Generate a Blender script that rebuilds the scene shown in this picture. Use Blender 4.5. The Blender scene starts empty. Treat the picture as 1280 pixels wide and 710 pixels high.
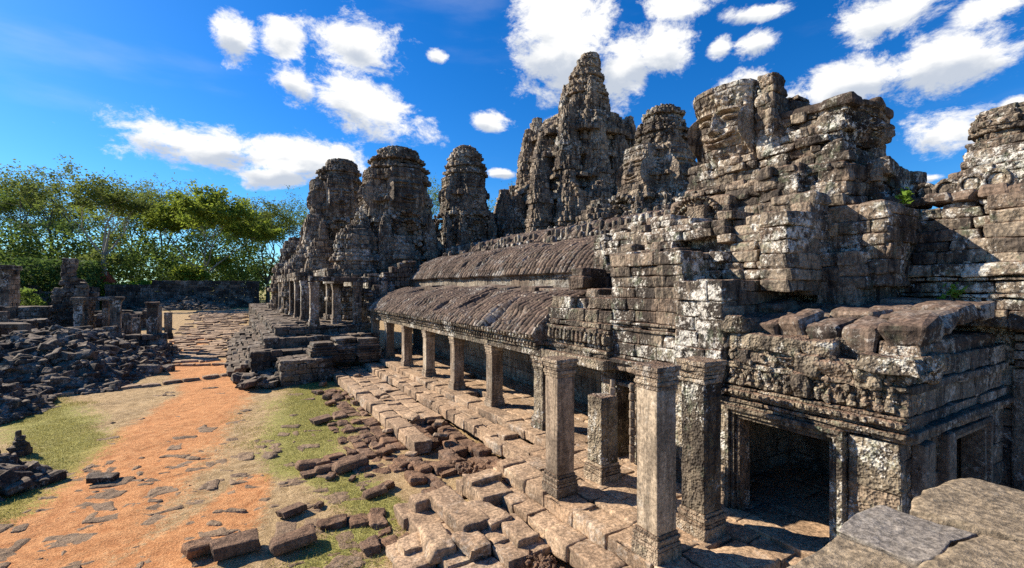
import bpy, math, random
import numpy as np
from mathutils import Vector, Matrix

# ------------------------------------------------------------------ camera, sky, sun, exposure
C = bpy.context.scene
COL = C.collection
cam_d = bpy.data.cameras.new('camera'); cam = bpy.data.objects.new('camera', cam_d); COL.objects.link(cam)
cam_d.sensor_width = 36; cam_d.lens = 590 / 1280 * 36; cam_d.shift_y = 3 / 1280
cam_d.clip_start = .05; cam_d.clip_end = 6000
YAW = math.radians(-30.82)
cam.location = (0, 0, 4.5); cam.rotation_euler = (math.radians(90), 0, YAW)
C.camera = cam
SUN_EL = math.radians(34); SUN_AZ = math.atan2(-.66, .75)          # compass azimuth from +Y, clockwise
sun_from = Vector((math.sin(SUN_AZ) * math.cos(SUN_EL), math.cos(SUN_AZ) * math.cos(SUN_EL), math.sin(SUN_EL)))
sl = bpy.data.lights.new('sun', 'SUN'); sl.energy = 5.0; sl.angle = math.radians(.5); sl.color = (1, .90, .76)
so = bpy.data.objects.new('sun', sl); COL.objects.link(so)
so.rotation_euler = (-sun_from).to_track_quat('-Z', 'Y').to_euler(); so.location = (-40, 45, 60)

def frame_axes(az, el):
    c = Vector((math.sin(az) * math.cos(el), math.cos(az) * math.cos(el), math.sin(el)))
    u = Vector((math.cos(az), -math.sin(az), 0)); v = u.cross(c)
    return c, u, v

def make_world():
    w = bpy.data.worlds.new('World'); C.world = w; w.use_nodes = True
    nt = w.node_tree; N = nt.nodes; L = nt.links; N.clear()
    def node(t, **k):
        n = N.new(t)
        for a, b in k.items(): setattr(n, a, b)
        return n
    def math_(op, a, b=None, clamp=False):
        n = node('ShaderNodeMath', operation=op, use_clamp=clamp)
        for i, q in enumerate((a, b)):
            if q is None: continue
            if isinstance(q, (int, float)): n.inputs[i].default_value = q
            else: L.new(q, n.inputs[i])
        return n.outputs[0]
    def smooth(x, lo, hi, a=0., b=1.):
        n = node('ShaderNodeMapRange', interpolation_type='SMOOTHSTEP')
        L.new(x, n.inputs[0])
        for i, q in enumerate((lo, hi, a, b)): n.inputs[i + 1].default_value = q
        return n.outputs[0]
    sky = node('ShaderNodeTexSky', sky_type='NISHITA', sun_disc=False, sun_elevation=SUN_EL, sun_rotation=SUN_AZ % (2 * math.pi),
               altitude=100, air_density=1.0, dust_density=.35, ozone_density=4.0)
    hs = node('ShaderNodeHueSaturation'); hs.inputs['Saturation'].default_value = 1.36; hs.inputs['Value'].default_value = 1.0
    L.new(sky.outputs[0], hs.inputs['Color'])
    tint = node('ShaderNodeMix', data_type='RGBA', blend_type='MULTIPLY'); tint.inputs[0].default_value = 1
    L.new(hs.outputs[0], tint.inputs[6]); tint.inputs[7].default_value = (.60, .98, 1.25, 1)
    tc = node('ShaderNodeTexCoord'); D = tc.outputs['Generated']
    # clouds: (azimuth deg from +Y clockwise, elevation deg, half width deg, half height deg, roll deg)
    best = None
    for az, el, a, b, roll in CLOUDS:
        c, u, v = frame_axes(math.radians(az), math.radians(el))
        r = math.radians(roll); uu = u * math.cos(r) + v * math.sin(r); vv = v * math.cos(r) - u * math.sin(r)
        m = Matrix((uu, vv, c)).transposed()
        mp = node('ShaderNodeMapping', vector_type='TEXTURE')
        mp.inputs['Location'].default_value = c; mp.inputs['Rotation'].default_value = m.to_euler()
        mp.inputs['Scale'].default_value = (math.tan(math.radians(a)), math.tan(math.radians(b)), .6)
        L.new(D, mp.inputs['Vector'])
        ln = node('ShaderNodeVectorMath', operation='LENGTH'); L.new(mp.outputs[0], ln.inputs[0])
        sp = node('ShaderNodeSeparateXYZ'); L.new(mp.outputs[0], sp.inputs[0])
        lo = math_('MULTIPLY', math_('SUBTRACT', 1.25, ln.outputs['Value'], True), math_('SUBTRACT', .05, sp.outputs['Y']))
        low = lo if best is None else math_('ADD', low, lo)
        best = ln.outputs['Value'] if best is None else math_('MINIMUM', best, ln.outputs['Value'])
    sq = node('ShaderNodeMapping'); sq.inputs['Scale'].default_value = (1, 1, 1.7); L.new(D, sq.inputs['Vector'])
    n1 = node('ShaderNodeTexNoise'); n1.inputs['Scale'].default_value = 12; n1.inputs['Detail'].default_value = 10
    n1.inputs['Roughness'].default_value = .70; n1.inputs['Distortion'].default_value = .25; L.new(sq.outputs[0], n1.inputs['Vector'])
    dens = math_('ADD', math_('SUBTRACT', 1.0, best), math_('MULTIPLY', math_('SUBTRACT', n1.outputs[0], .5), 2.5))
    core = smooth(dens, -.02, .52)
    # underside: the same noise sampled a little higher, so cloud tops stay white and bases grey
    up = node('ShaderNodeVectorMath', operation='ADD'); up.inputs[1].default_value = (-.012, .014, .035); L.new(sq.outputs[0], up.inputs[0])
    n2 = node('ShaderNodeTexNoise'); n2.inputs['Scale'].default_value = 12; n2.inputs['Detail'].default_value = 5
    n2.inputs['Roughness'].default_value = .55; n2.inputs['Distortion'].default_value = .25; L.new(up.outputs[0], n2.inputs['Vector'])
    sh = smooth(math_('ADD', math_('MULTIPLY', low, 2.2), math_('MULTIPLY', math_('SUBTRACT', n2.outputs[0], .5), 2.6)), .05, .95)
    cc = node('ShaderNodeMix', data_type='RGBA'); L.new(sh, cc.inputs[0])
    cc.inputs[6].default_value = (7.9, 7.9, 7.8, 1); cc.inputs[7].default_value = (4.3, 4.75, 5.5, 1)
    # thin veil
    sv = node('ShaderNodeMapping'); sv.inputs['Scale'].default_value = (1.2, 1.2, 5); sv.inputs['Rotation'].default_value = (.25, .1, .3); L.new(D, sv.inputs['Vector'])
    n3 = node('ShaderNodeTexNoise'); n3.inputs['Scale'].default_value = 2.6; n3.inputs['Detail'].default_value = 7; L.new(sv.outputs[0], n3.inputs['Vector'])
    veil = smooth(n3.outputs[0], .55, .9, 0, .18)
    fac = math_('MAXIMUM', core, veil)
    mx = node('ShaderNodeMix', data_type='RGBA'); L.new(fac, mx.inputs[0]); L.new(tint.outputs[2], mx.inputs[6]); L.new(cc.outputs[2], mx.inputs[7])
    bg = node('ShaderNodeBackground'); bg.inputs['Strength'].default_value = .068; L.new(mx.outputs[2], bg.inputs['Color'])
    out = node('ShaderNodeOutputWorld'); L.new(bg.outputs[0], out.inputs[0])
CLOUDS = [(0.1, 24.5, 2.28, 1.67, 0), (5.0, 25.3, 2.36, 1.46, 0), (13.1, 25.5, 5.25, 2.1, -5), (22.0, 25.6, 1.42, 0.51, -10), (6.2, 21.3, 3.1, 1.43, -15), (13.4, 19.8, 7.99, 2.59, -18), (27.9, 19.2, 3.03, 1.21, -8), (-3.3, 13.9, 7.45, 2.39, -3), (6.2, 13.9, 8.57, 2.32, 0), (3.9, 11.6, 4.17, 1.39, 10), (29.4, 13.4, 2.17, 0.6, 0), (36.6, 28.2, 6.2, 5.23, 0), (44.2, 24.2, 3.47, 2.92, -20), (48.2, 26.1, 4.01, 2.22, -10), (49.5, 29.3, 4.18, 1.17, 0), (54.6, 24.8, 1.49, 0.82, 0), (57.8, 27.2, 3.47, 0.57, -5), (58.2, 24.5, 2.57, 0.93, 0), (56.2, 20.8, 4.09, 1.14, 10), (66.3, 19.3, 5.61, 2.23, 5), (73.8, 19.6, 4.98, 2.64, 8), (70.0, 24.1, 5.42, 1.75, 8), (75.8, 22.5, 3.31, 1.09, 5), (73.3, 13.6, 3.32, 1.89, 0), (77.7, 14.8, 1.01, 0.58, 0), (71.7, 9.7, 2.52, 0.46, 0)]
make_world()
vs = C.view_settings; vs.view_transform = 'Standard'; vs.look = 'None'; vs.exposure = 1.0; vs.gamma = 1; vs.use_curve_mapping = False
C.cycles.use_denoising = False
C.cycles.max_bounces = 6; C.cycles.diffuse_bounces = 3; C.cycles.glossy_bounces = 2; C.cycles.transmission_bounces = 3
C.cycles.transparent_max_bounces = 6

# ------------------------------------------------------------------ helpers: noise, materials, meshes
rng = np.random.default_rng(7); random.seed(7)

def _h(ix, iy, iz):
    n = (ix.astype(np.int64) * 374761393 + iy.astype(np.int64) * 668265263 + iz.astype(np.int64) * 2147483647) & 0x7fffffff
    n = ((n ^ (n >> 13)) * 1274126177) & 0x7fffffff
    n = ((n ^ (n >> 16)) * 1103515245 + 12345) & 0x7fffffff
    return ((n ^ (n >> 15)) & 0xffff) / 65535.
def vnoise(p):
    i = np.floor(p).astype(np.int64); f = p - i; f = f * f * (3 - 2 * f)
    x, y, z = i[:, 0], i[:, 1], i[:, 2]; r = 0
    for dx in (0, 1):
        wx = f[:, 0] if dx else 1 - f[:, 0]
        for dy in (0, 1):
            wy = f[:, 1] if dy else 1 - f[:, 1]
            for dz in (0, 1):
                wz = f[:, 2] if dz else 1 - f[:, 2]
                r = r + wx * wy * wz * _h(x + dx, y + dy, z + dz)
    return r
def fbm(p, o=3):
    r = 0; a = .5; s = 0
    for k in range(o):
        r = r + a * vnoise(p * (2.03 ** k) + 17.3 * k); s += a; a *= .5
    return r / s

MATS = {}
class NT:
    def __init__(s, name):
        s.m = bpy.data.materials.new(name); s.m.use_nodes = True; s.t = s.m.node_tree; s.t.nodes.clear()
    def n(s, t, **k):
        q = s.t.nodes.new(t)
        for a, b in k.items(): setattr(q, a, b)
        return q
    def l(s, a, b): s.t.links.new(a, b)
    def put(s, sock, v):
        if isinstance(v, (int, float)): sock.default_value = v
        elif isinstance(v, tuple): sock.default_value = v if len(v) == 4 or sock.type == 'VECTOR' else (*v, 1)
        else: s.l(v, sock)
    def math(s, op, a, b=0., clamp=False):
        q = s.n('ShaderNodeMath', operation=op, use_clamp=clamp); s.put(q.inputs[0], a); s.put(q.inputs[1], b); return q.outputs[0]
    def step(s, x, lo, hi, a=0., b=1.):
        q = s.n('ShaderNodeMapRange', interpolation_type='SMOOTHSTEP'); s.put(q.inputs[0], x)
        for i, v in enumerate((lo, hi, a, b)): s.put(q.inputs[i + 1], v)
        return q.outputs[0]
    def mix(s, f, a, b, blend='MIX'):
        q = s.n('ShaderNodeMix', data_type='RGBA', blend_type=blend); s.put(q.inputs[0], f); s.put(q.inputs[6], a); s.put(q.inputs[7], b); return q.outputs[2]
    def noise(s, vec, scale, detail=5, rough=.55, dist=0.):
        q = s.n('ShaderNodeTexNoise'); s.put(q.inputs['Vector'], vec); s.put(q.inputs['Scale'], scale); s.put(q.inputs['Detail'], detail)
        s.put(q.inputs['Roughness'], rough); s.put(q.inputs['Distortion'], dist); return q.outputs[0]
    def vor(s, vec, scale, feature='F1'):
        q = s.n('ShaderNodeTexVoronoi', feature=feature); s.put(q.inputs['Vector'], vec); s.put(q.inputs['Scale'], scale); return q.outputs['Distance']
    def scaled(s, vec, sc):
        q = s.n('ShaderNodeVectorMath', operation='MULTIPLY'); s.put(q.inputs[0], vec); q.inputs[1].default_value = sc; return q.outputs[0]
    def out(s, col, rough=.9, bumps=(), spec=.25):
        b = s.n('ShaderNodeBsdfPrincipled'); s.put(b.inputs['Base Color'], col); s.put(b.inputs['Roughness'], rough); s.put(b.inputs['Specular IOR Level'], spec)
        nrm = None
        for h, dist, st in bumps:
            q = s.n('ShaderNodeBump'); s.put(q.inputs['Height'], h); q.inputs['Distance'].default_value = dist; q.inputs['Strength'].default_value = st
            if nrm is not None: s.l(nrm, q.inputs['Normal'])
            nrm = q.outputs[0]
        if nrm is not None: s.l(nrm, b.inputs['Normal'])
        o = s.n('ShaderNodeOutputMaterial'); s.l(b.outputs[0], o.inputs[0]); s.b = b
        return s.m

def stone(name, light=(.30, .235, .165), dark=(.13, .10, .078), lichen=.5, soot=.5, top=(.17, .105, .07), topf=.7, bump=.03, sc=1., carved=0., cs=7.5, sand=0., pale=(.60, .565, .49)):
    t = NT(name); g = t.n('ShaderNodeNewGeometry'); P = g.outputs['Position']
    at = t.n('ShaderNodeAttribute', attribute_name='tint').outputs['Fac']
    nA = t.noise(P, .42 * sc, 4); nB = t.noise(P, 2.1 * sc, 7, .68); nC = t.noise(P, 13 * sc, 5, .7)
    v = t.math('ADD', t.math('MULTIPLY', nB, 1.35), t.math('MULTIPLY', at, .5))
    col = t.mix(t.step(v, .58, 1.22), dark, light)
    # warm / grey hue drift from block to block
    hue = t.step(t.math('FRACT', t.math('MULTIPLY', at, 7.31)), .55, .95)
    col = t.mix(t.math('MULTIPLY', hue, .55), col, (.34, .215, .125) if sand else (.235, .165, .115))
    # rain streaks and black crust
    st = t.noise(t.scaled(P, (2.8 * sc, 2.8 * sc, .32 * sc)), 1.7, 7, .72)
    so = t.step(t.math('ADD', t.math('MULTIPLY', nA, .5), t.math('MULTIPLY', st, .66)), .545, .635)
    col = t.mix(t.math('MULTIPLY', so, soot), col, (.024, .020, .018))
    # pale lichen crust in ragged patches
    ln = t.noise(P, 5.6 * sc, 10, .80, .3); la = t.noise(P, .8 * sc, 3)
    lm = t.step(t.math('ADD', ln, t.math('MULTIPLY', t.math('SUBTRACT', la, .5), .7)), .575, .61)
    col = t.mix(t.math('MULTIPLY', lm, lichen), col, pale)
    l2 = t.noise(P, 15. * sc, 6, .78); l2m = t.math('MULTIPLY', t.step(l2, .585, .615), t.step(t.math('ADD', la, t.math('MULTIPLY', t.math('SUBTRACT', nB, .5), .8)), .46, .56))
    col = t.mix(t.math('MULTIPLY', l2m, min(1., lichen * 1.0)), col, pale)
    gm = t.step(t.math('ADD', t.noise(P, 3.1 * sc, 6, .7, .2), t.math('MULTIPLY', la, .3)), .68, .80)
    col = t.mix(t.math('MULTIPLY', gm, .35 * lichen), col, (.16, .20, .12))
    # dust and dry moss lying on upward faces; rubble tops also carry painted sunlight
    nz = t.n('ShaderNodeSeparateXYZ'); t.l(g.outputs['Normal'], nz.inputs[0])
    tm = t.math('MULTIPLY', t.step(nz.outputs['Z'], .45, .9), t.step(nB, .30, .52, .55, 1.))
    tc = t.mix(t.step(nC, .35, .7), tuple(c * .72 for c in top), tuple(c * 1.2 for c in top))
    col = t.mix(t.math('MULTIPLY', tm, topf), col, tc)
    spk = t.step(nC, .3, .70, .50, 1.28)
    k = t.n('ShaderNodeCombineColor'); [t.l(spk, k.inputs[i]) for i in range(3)]
    col = t.mix(1., col, k.outputs[0], 'MULTIPLY')
    bumps = [(t.math('ADD', nB, t.math('MULTIPLY', nC, .55)), bump, 1.)]
    if carved:
        cv = t.vor(t.scaled(P, (1., 1., .8)), cs, 'SMOOTH_F1'); c2 = t.vor(P, cs * 2.6, 'F1')
        bumps.append((t.math('ADD', cv, t.math('MULTIPLY', c2, .45)), carved, .9))
    m = t.out(col, .93, bumps, .2)
    MATS[name] = m; return m

def tag(o, label=None, cat=None, group=None, kind=None):
    if label: o['label'] = label
    if cat: o['category'] = cat
    if group: o['group'] = group
    if kind: o['kind'] = kind
    return o
def thing(name, label, cat, loc=(0, 0, 0), group=None):
    o = bpy.data.objects.new(name, None); COL.objects.link(o); o.location = loc; o.empty_display_size = .2
    return tag(o, label, cat, group)

def template(k):
    t = np.concatenate([[-1], np.linspace(-1, 1, k - 1), [1]]) if k >= 3 else np.array([-1, 1.])
    n = len(t); ids = {}; V = []; Q = []
    def vid(i, j, l):
        if (i, j, l) not in ids: ids[(i, j, l)] = len(V); V.append((i, j, l))
        return ids[(i, j, l)]
    for ax in range(3):
        for side in (0, n - 1):
            for a in range(n - 1):
                for b in range(n - 1):
                    q = []
                    for da, db in ((0, 0), (1, 0), (1, 1), (0, 1)):
                        c = [0, 0, 0]; c[ax] = side; c[(ax + 1) % 3] = a + da; c[(ax + 2) % 3] = b + db
                        q.append(vid(*c))
                    Q.append(q if side else q[::-1])
    V = np.array(V)
    return V, np.array(Q), n, t
TPL = {}
def rot_mats(r):
    cx, cy, cz = np.cos(r).T; sx, sy, sz = np.sin(r).T
    M = np.empty((len(r), 3, 3))
    M[:, 0, 0] = cy * cz; M[:, 0, 1] = sx * sy * cz - cx * sz; M[:, 0, 2] = cx * sy * cz + sx * sz
    M[:, 1, 0] = cy * sz; M[:, 1, 1] = sx * sy * sz + cx * cz; M[:, 1, 2] = cx * sy * sz - sx * cz
    M[:, 2, 0] = -sy; M[:, 2, 1] = sx * cy; M[:, 2, 2] = cx * cy
    return M

class MB:
    """collects worn stone blocks and grids and links them as ONE mesh"""
    def __init__(s): s.V = []; s.Q = []; s.T = []; s.n = 0; s.B = []
    def add(s, V, Q, T=None):
        V = np.asarray(V, float); Q = np.asarray(Q, np.int64)
        s.V.append(V); s.Q.append(Q + s.n); s.n += len(V)
        s.T.append(np.full(len(V), rng.random()) if T is None else np.broadcast_to(np.asarray(T, float), (len(V),)))
    def b(s, c, h, r=(0, 0, 0)): s.B.append((*c, *h, *r))
    def box(s, x0, x1, y0, y1, z0, z1, r=(0, 0, 0)): s.B.append(((x0 + x1) / 2, (y0 + y1) / 2, (z0 + z1) / 2, (x1 - x0) / 2, (y1 - y0) / 2, (z1 - z0) / 2, *r))
    def flush(s, k=3, rad=.03, amp=.015, freq=2.5, jit=.05, oct=2, big=.0):
        if not s.B: return s
        A = np.array(s.B, float); s.B = []
        if k not in TPL: TPL[k] = template(k)
        I, Q, n, t = TPL[k]; N = len(A); hs = A[:, 3:6]; M = len(I)
        r = np.minimum(rad * (.6 + .8 * rng.random(N)), hs.min(1) * .6)[:, None, None]
        U = t[I]                                             # normalised positions
        edge = (I == 0) | (I == n - 1)
        inner = U[None] * np.maximum(hs[:, None] - r, 1e-4)
        full = np.where(edge[None], np.sign(U)[None] * hs[:, None], inner)
        d = full - inner
        ln = np.linalg.norm(d, axis=2, keepdims=True); dn = d / np.maximum(ln, 1e-9)
        P = inner + dn * r
        if jit:
            cj = rng.normal(0, 1, (N, 8, 3)) * jit * np.minimum(hs, hs.min(1, keepdims=True) * 2.5)[:, None]
            w = []
            for c in range(8):
                sx, sy, sz = (1 if c & 1 else -1), (1 if c & 2 else -1), (1 if c & 4 else -1)
                w.append((1 + sx * U[:, 0]) * (1 + sy * U[:, 1]) * (1 + sz * U[:, 2]) / 8)
            P = P + np.einsum('mc,ncx->nmx', np.array(w).T, cj)
        R = rot_mats(A[:, 6:9])
        W = np.einsum('nij,nmj->nmi', R, P) + A[:, None, :3]
        if amp:
            Dn = np.einsum('nij,nmj->nmi', R, dn)
            off = rng.random((N, 1, 3)) * 50
            f = fbm(((W + off) * freq).reshape(-1, 3), oct).reshape(N, M) - .5
            if big:
                f2 = vnoise(((W + off) * freq * .35).reshape(-1, 3)).reshape(N, M) - .5
                W = W + Dn * (f2 * big * 2)[..., None]
            W = W + Dn * (f * amp * 2)[..., None]
        T = np.repeat(rng.random(N), M)
        QQ = (Q[None] + (np.arange(N) * M)[:, None, None]).reshape(-1, 4)
        s.add(W.reshape(-1, 3), QQ, T); return s
    def build(s, name, m, parent=None, smooth=False, loc=None):
        s.flush()
        V = np.concatenate(s.V); Q = np.concatenate(s.Q); T = np.concatenate(s.T)
        if loc is not None: V = V - np.array(loc)
        elif parent is not None: V = V - np.array(parent_world(parent))
        me = bpy.data.meshes.new(name); me.vertices.add(len(V)); me.vertices.foreach_set('co', V.astype(np.float32).ravel())
        me.loops.add(Q.size); me.loops.foreach_set('vertex_index', Q.astype(np.int32).ravel())
        me.polygons.add(len(Q)); me.polygons.foreach_set('loop_start', np.arange(0, Q.size, 4, dtype=np.int32)); me.polygons.foreach_set('loop_total', np.full(len(Q), 4, np.int32))
        me.polygons.foreach_set('use_smooth', np.full(len(Q), bool(smooth)))
        a = me.attributes.new('tint', 'FLOAT', 'POINT'); a.data.foreach_set('value', T.astype(np.float32))
        me.update(calc_edges=True)
        me.materials.append(MATS[m] if isinstance(m, str) else m)
        o = bpy.data.objects.new(name, me); COL.objects.link(o)
        if parent is not None: o.parent = parent
        if loc is not None: o.location = loc
        return o
def parent_world(p):
    v = Vector((0, 0, 0))
    while p is not None: v = v + p.location; p = p.parent
    return v

def grid_quads(nu, nv):
    i, j = np.meshgrid(np.arange(nu - 1), np.arange(nv - 1), indexing='ij'); a = (i * nv + j).ravel()
    return np.stack([a, a + nv, a + nv + 1, a + 1], 1)

# outward side of a run p0 -> p1 is its right-hand side
def run(mb, p0, p1, z0, z1, ch=.35, L=.7, dep=.5, jit=.03, courses=None, top=None, skip=None, off=None, miss=0., tilt=.01, nfilter=None):
    p0 = np.array(p0, float); p1 = np.array(p1, float); ln = np.linalg.norm(p1 - p0)
    if ln < .05: return
    t = (p1 - p0) / ln; nrm = np.array((t[1], -t[0])); ang = math.atan2(t[1], t[0])
    if nfilter is not None and not nfilter(nrm, (p0 + p1) / 2): return
    if courses is None:
        courses = []; z = z0
        while z < z1 - .02:
            h = ch * (.82 + .36 * rng.random())
            if z1 - (z + h) < .4 * ch: h = z1 - z
            courses.append((z, z + h, 0)); z += h
    for za, zb, of in courses:
        u = 0.
        while u < ln - 1e-3:
            w = L * (.55 + .9 * rng.random())
            if ln - (u + w) < .35 * L: w = ln - u
            s = u + w / 2; u += w; zc = (za + zb) / 2
            if top is not None and zc > top(s): continue
            if skip is not None and skip(s, zc): continue
            if miss and rng.random() < miss: continue
            o = of + (off(s, zc) if off else 0) + (rng.random() - .5) * 2 * jit
            c = p0 + t * s + nrm * (o - dep / 2)
            mb.b((c[0], c[1], zc), (w / 2 - .004, dep / 2, (zb - za) / 2 - .003), (rng.normal(0, tilt), rng.normal(0, tilt), ang + rng.normal(0, tilt)))

def stack(mb, x0, x1, y0, y1, z0, z1, ch=.4, L=.7, dep=.6, jit=.05, core=True, caps=True, sides='xXyY', miss=.0, top=None, off=None, tilt=.015, capmiss=.15):
    """a solid rectangular mass faced with blocks; top(x, y) ragged height"""
    tp = (lambda ax, ay, dx, dy: (lambda s: top(ax + dx * s, ay + dy * s))) if top else (lambda *a: None)
    if 'x' in sides: run(mb, (x0, y1), (x0, y0), z0, z1, ch, L, dep, jit, top=tp(x0, y1, 0, -1), miss=miss, off=off, tilt=tilt)
    if 'y' in sides: run(mb, (x0, y0), (x1, y0), z0, z1, ch, L, dep, jit, top=tp(x0, y0, 1, 0), miss=miss, off=off, tilt=tilt)
    if 'X' in sides: run(mb, (x1, y0), (x1, y1), z0, z1, ch, L, dep, jit, top=tp(x1, y0, 0, 1), miss=miss, off=off, tilt=tilt)
    if 'Y' in sides: run(mb, (x1, y1), (x0, y1), z0, z1, ch, L, dep, jit, top=tp(x1, y1, -1, 0), miss=miss, off=off, tilt=tilt)
    lo = min(top(a, b) for a in (x0, (x0 + x1) / 2, x1) for b in (y0, (y0 + y1) / 2, y1)) if top else z1
    if core: mb.box(x0 + .18, x1 - .18, y0 + .18, y1 - .18, z0, min(z1, lo) - .12)
    if caps:
        x = x0 + dep * .6
        while x < x1 - dep * .4:
            w = L * (.7 + .6 * rng.random()); y = y0 + dep * .6
            while y < y1 - dep * .4:
                d = L * (.7 + .6 * rng.random()); zz = min(z1, top(x + w / 2, y + d / 2)) if top else z1
                if rng.random() > capmiss:
                    mb.b((x + w / 2, y + d / 2, zz - ch * .5 + (rng.random() - .5) * .12), (w / 2, d / 2, ch * .5), (rng.normal(0, .04), rng.normal(0, .04), rng.normal(0, .05)))
                y += d
            x += w

CROSS = [(1, -.40), (1, .40), (.87, .40), (.87, .62), (.72, .62), (.72, .72), (.62, .72), (.62, .87), (.40, .87), (.40, 1)]
SQ = [(1, -.62), (1, .62), (.88, .62), (.88, .88), (.62, .88), (.62, 1)]
def plan_pts(shape):
    pts = []
    for q in range(4):
        c, s = round(math.cos(q * math.pi / 2)), round(math.sin(q * math.pi / 2))
        for x, y in shape[:-1]: pts.append((x * c - y * s, x * s + y * c))
    return pts
CAMP = np.array((0., 0.))
def seen(nrm, mid):
    v = mid - CAMP; v = v / np.linalg.norm(v)
    return float(nrm @ v) < .5
def tower(mb, prof, ch=.5, L=.7, dep=.7, jit=.07, shape=CROSS, miss=.03, mould=.05, tilt=.03, nf=seen, rel=.40, tier=5):
    """prof: rows (z, cx, cy, half width), bottom to top; courses of blocks on a redented plan"""
    P = sorted(prof); zs = [p[0] for p in P]; z = zs[0]; pts = plan_pts(shape); k = 0
    ph = rng.random() * 6
    while z < zs[-1] - .05:
        h = ch * (.8 + .4 * rng.random()); zc = z + h / 2
        cx, cy, hw = (float(np.interp(zc, zs, [p[i] for p in P])) for i in (1, 2, 3))
        tk, tm = divmod(k, tier); hw *= 1 + rng.normal(0, mould * .3) + (mould * 1.7 if tm == tier - 1 else mould * .5 if tm == 0 else -mould * .4); k += 1
        cx += (((tk * 29 + 7) * 2654435761 % 983) / 983 - .5) * hw * .09; cy += (((tk * 41 + 3) * 2654435761 % 983) / 983 - .5) * hw * .09; hw *= .96 + .08 * ((tk * 2654435761 + 11) % 977) / 977
        w = [(cx + x * hw, cy + y * hw) for x, y in pts]
        for i in range(len(w)):
            run(mb, w[i], w[(i + 1) % len(w)], z, z + h, L=L, dep=min(dep, hw * .8), jit=jit, courses=[(z, z + h, 0)], miss=miss, tilt=tilt, nfilter=nf,
                off=(lambda s, zz, i=i: (rel * .35 * hw * (((i * 11 + tk * 7) * 2654435761 % 991) / 991 - .5) if tm in (0, tier - 1) else rel * (.35 * hw + L * .8) * (((i * 37 + int(s / (L * .9)) * 101 + tk * 53) * 2654435761 % 997) / 997 - .62))))
        c = hw * .80 - .12
        if c > .1: mb.b((cx, cy, zc), (c, c * .78, h / 2)); mb.b((cx, cy, zc), (c * .78, c, h / 2))
        z += h
def turret(mb, x, y, z0, z1, hw, ch=.45, L=.55, **k):
    H = z1 - z0
    tower(mb, [(z0, x, y, hw), (z0 + .35 * H, x, y, hw * .96), (z0 + .7 * H, x, y, hw * .8), (z0 + .9 * H, x, y, hw * .5), (z1, x, y, hw * .28)], ch, L, hw * .6, **k)
def arch_pediment(mb, x, y, z, w, h, face, th=.35, n=11):
    """a ring of stones over a false door, facing 'x' (towards -X) or 'y' (towards -Y)"""
    for i in range(n):
        a = math.pi * (i + .5) / n; u = math.cos(a) * w; v = math.sin(a) ** .8 * h
        s = w * 1.9 / n
        if face == 'x': mb.b((x, y + u, z + v), (th / 2, s * .62, s * .5), (-(a - math.pi / 2), 0, 0))
        else: mb.b((x + u, y, z + v), (s * .62, th / 2, s * .5), (0, (a - math.pi / 2), 0))

def face_height(u, v):
    """carved smiling face, u -1..1 across, v -1 (chin) .. 1.25 (diadem)"""
    g = lambda cu, cv, su, sv: np.exp(-((u - cu) / su) ** 2 - ((v - cv) / sv) ** 2)
    au = np.abs(u)
    h = .42 * np.sqrt(np.clip(1 - (u / 1.02) ** 2 - (np.clip(-v - .15, 0, 2) / 1.05) ** 2, 0, 1))
    h += .16 * np.exp(-((v - (.52 - .10 * (au - .4) ** 2)) / .055) ** 2) * (au < .82) * np.clip(au * 6, .25, 1)
    e = np.exp(-((au - .42) / .22) ** 2 - ((v - .33) / .10) ** 2); h += .15 * e - .20 * np.exp(-((au - .42) / .26) ** 2 - ((v - .43) / .045) ** 2) - .10 * np.exp(-((au - .42) / .24) ** 2 - ((v - .22) / .04) ** 2)
    nw = .09 + .13 * np.clip((.45 - v) / .6, 0, 1)
    h += (.16 + .22 * np.clip((.48 - v) / .6, 0, 1)) * np.exp(-(u / nw) ** 2) * (1 / (1 + np.exp(-(v + .16) / .025))) * (1 / (1 + np.exp((v - .55) / .05)))
    h += .12 * np.exp(-((au - .19) / .09) ** 2 - ((v + .10) / .07) ** 2)
    ml = -.36 + .10 * (u / .5) ** 2
    h += .20 * np.exp(-((v - ml - .07) / .055) ** 2) * np.exp(-(u / .48) ** 4) + .22 * np.exp(-((v - ml + .09) / .065) ** 2) * np.exp(-(u / .40) ** 4)
    h -= .14 * np.exp(-((v - ml) / .022) ** 2) * np.exp(-(u / .55) ** 6)
    h += .13 * g(0, -.72, .28, .14) + .08 * np.exp(-((au - .55) / .2) ** 2 - ((v + .12) / .25) ** 2)
    h += .45 * np.exp(-((au - .98) / .07) ** 2) * np.exp(-((v + .05) / .55) ** 4)
    h = .42 * np.sqrt(np.clip(1 - (u / 1.02) ** 2 - (np.clip(-v - .15, 0, 2) / 1.05) ** 2, 0, 1)) * -.45 + h * 1.45
    b = 1 / (1 + np.exp(-(v - .74) / .02)); h += .12 * b + .05 * b * np.sin(u * 26) * np.exp(-((v - .86) / .07) ** 2) + .10 * (1 / (1 + np.exp(-(v - 1.0) / .02)))
    return h
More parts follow.
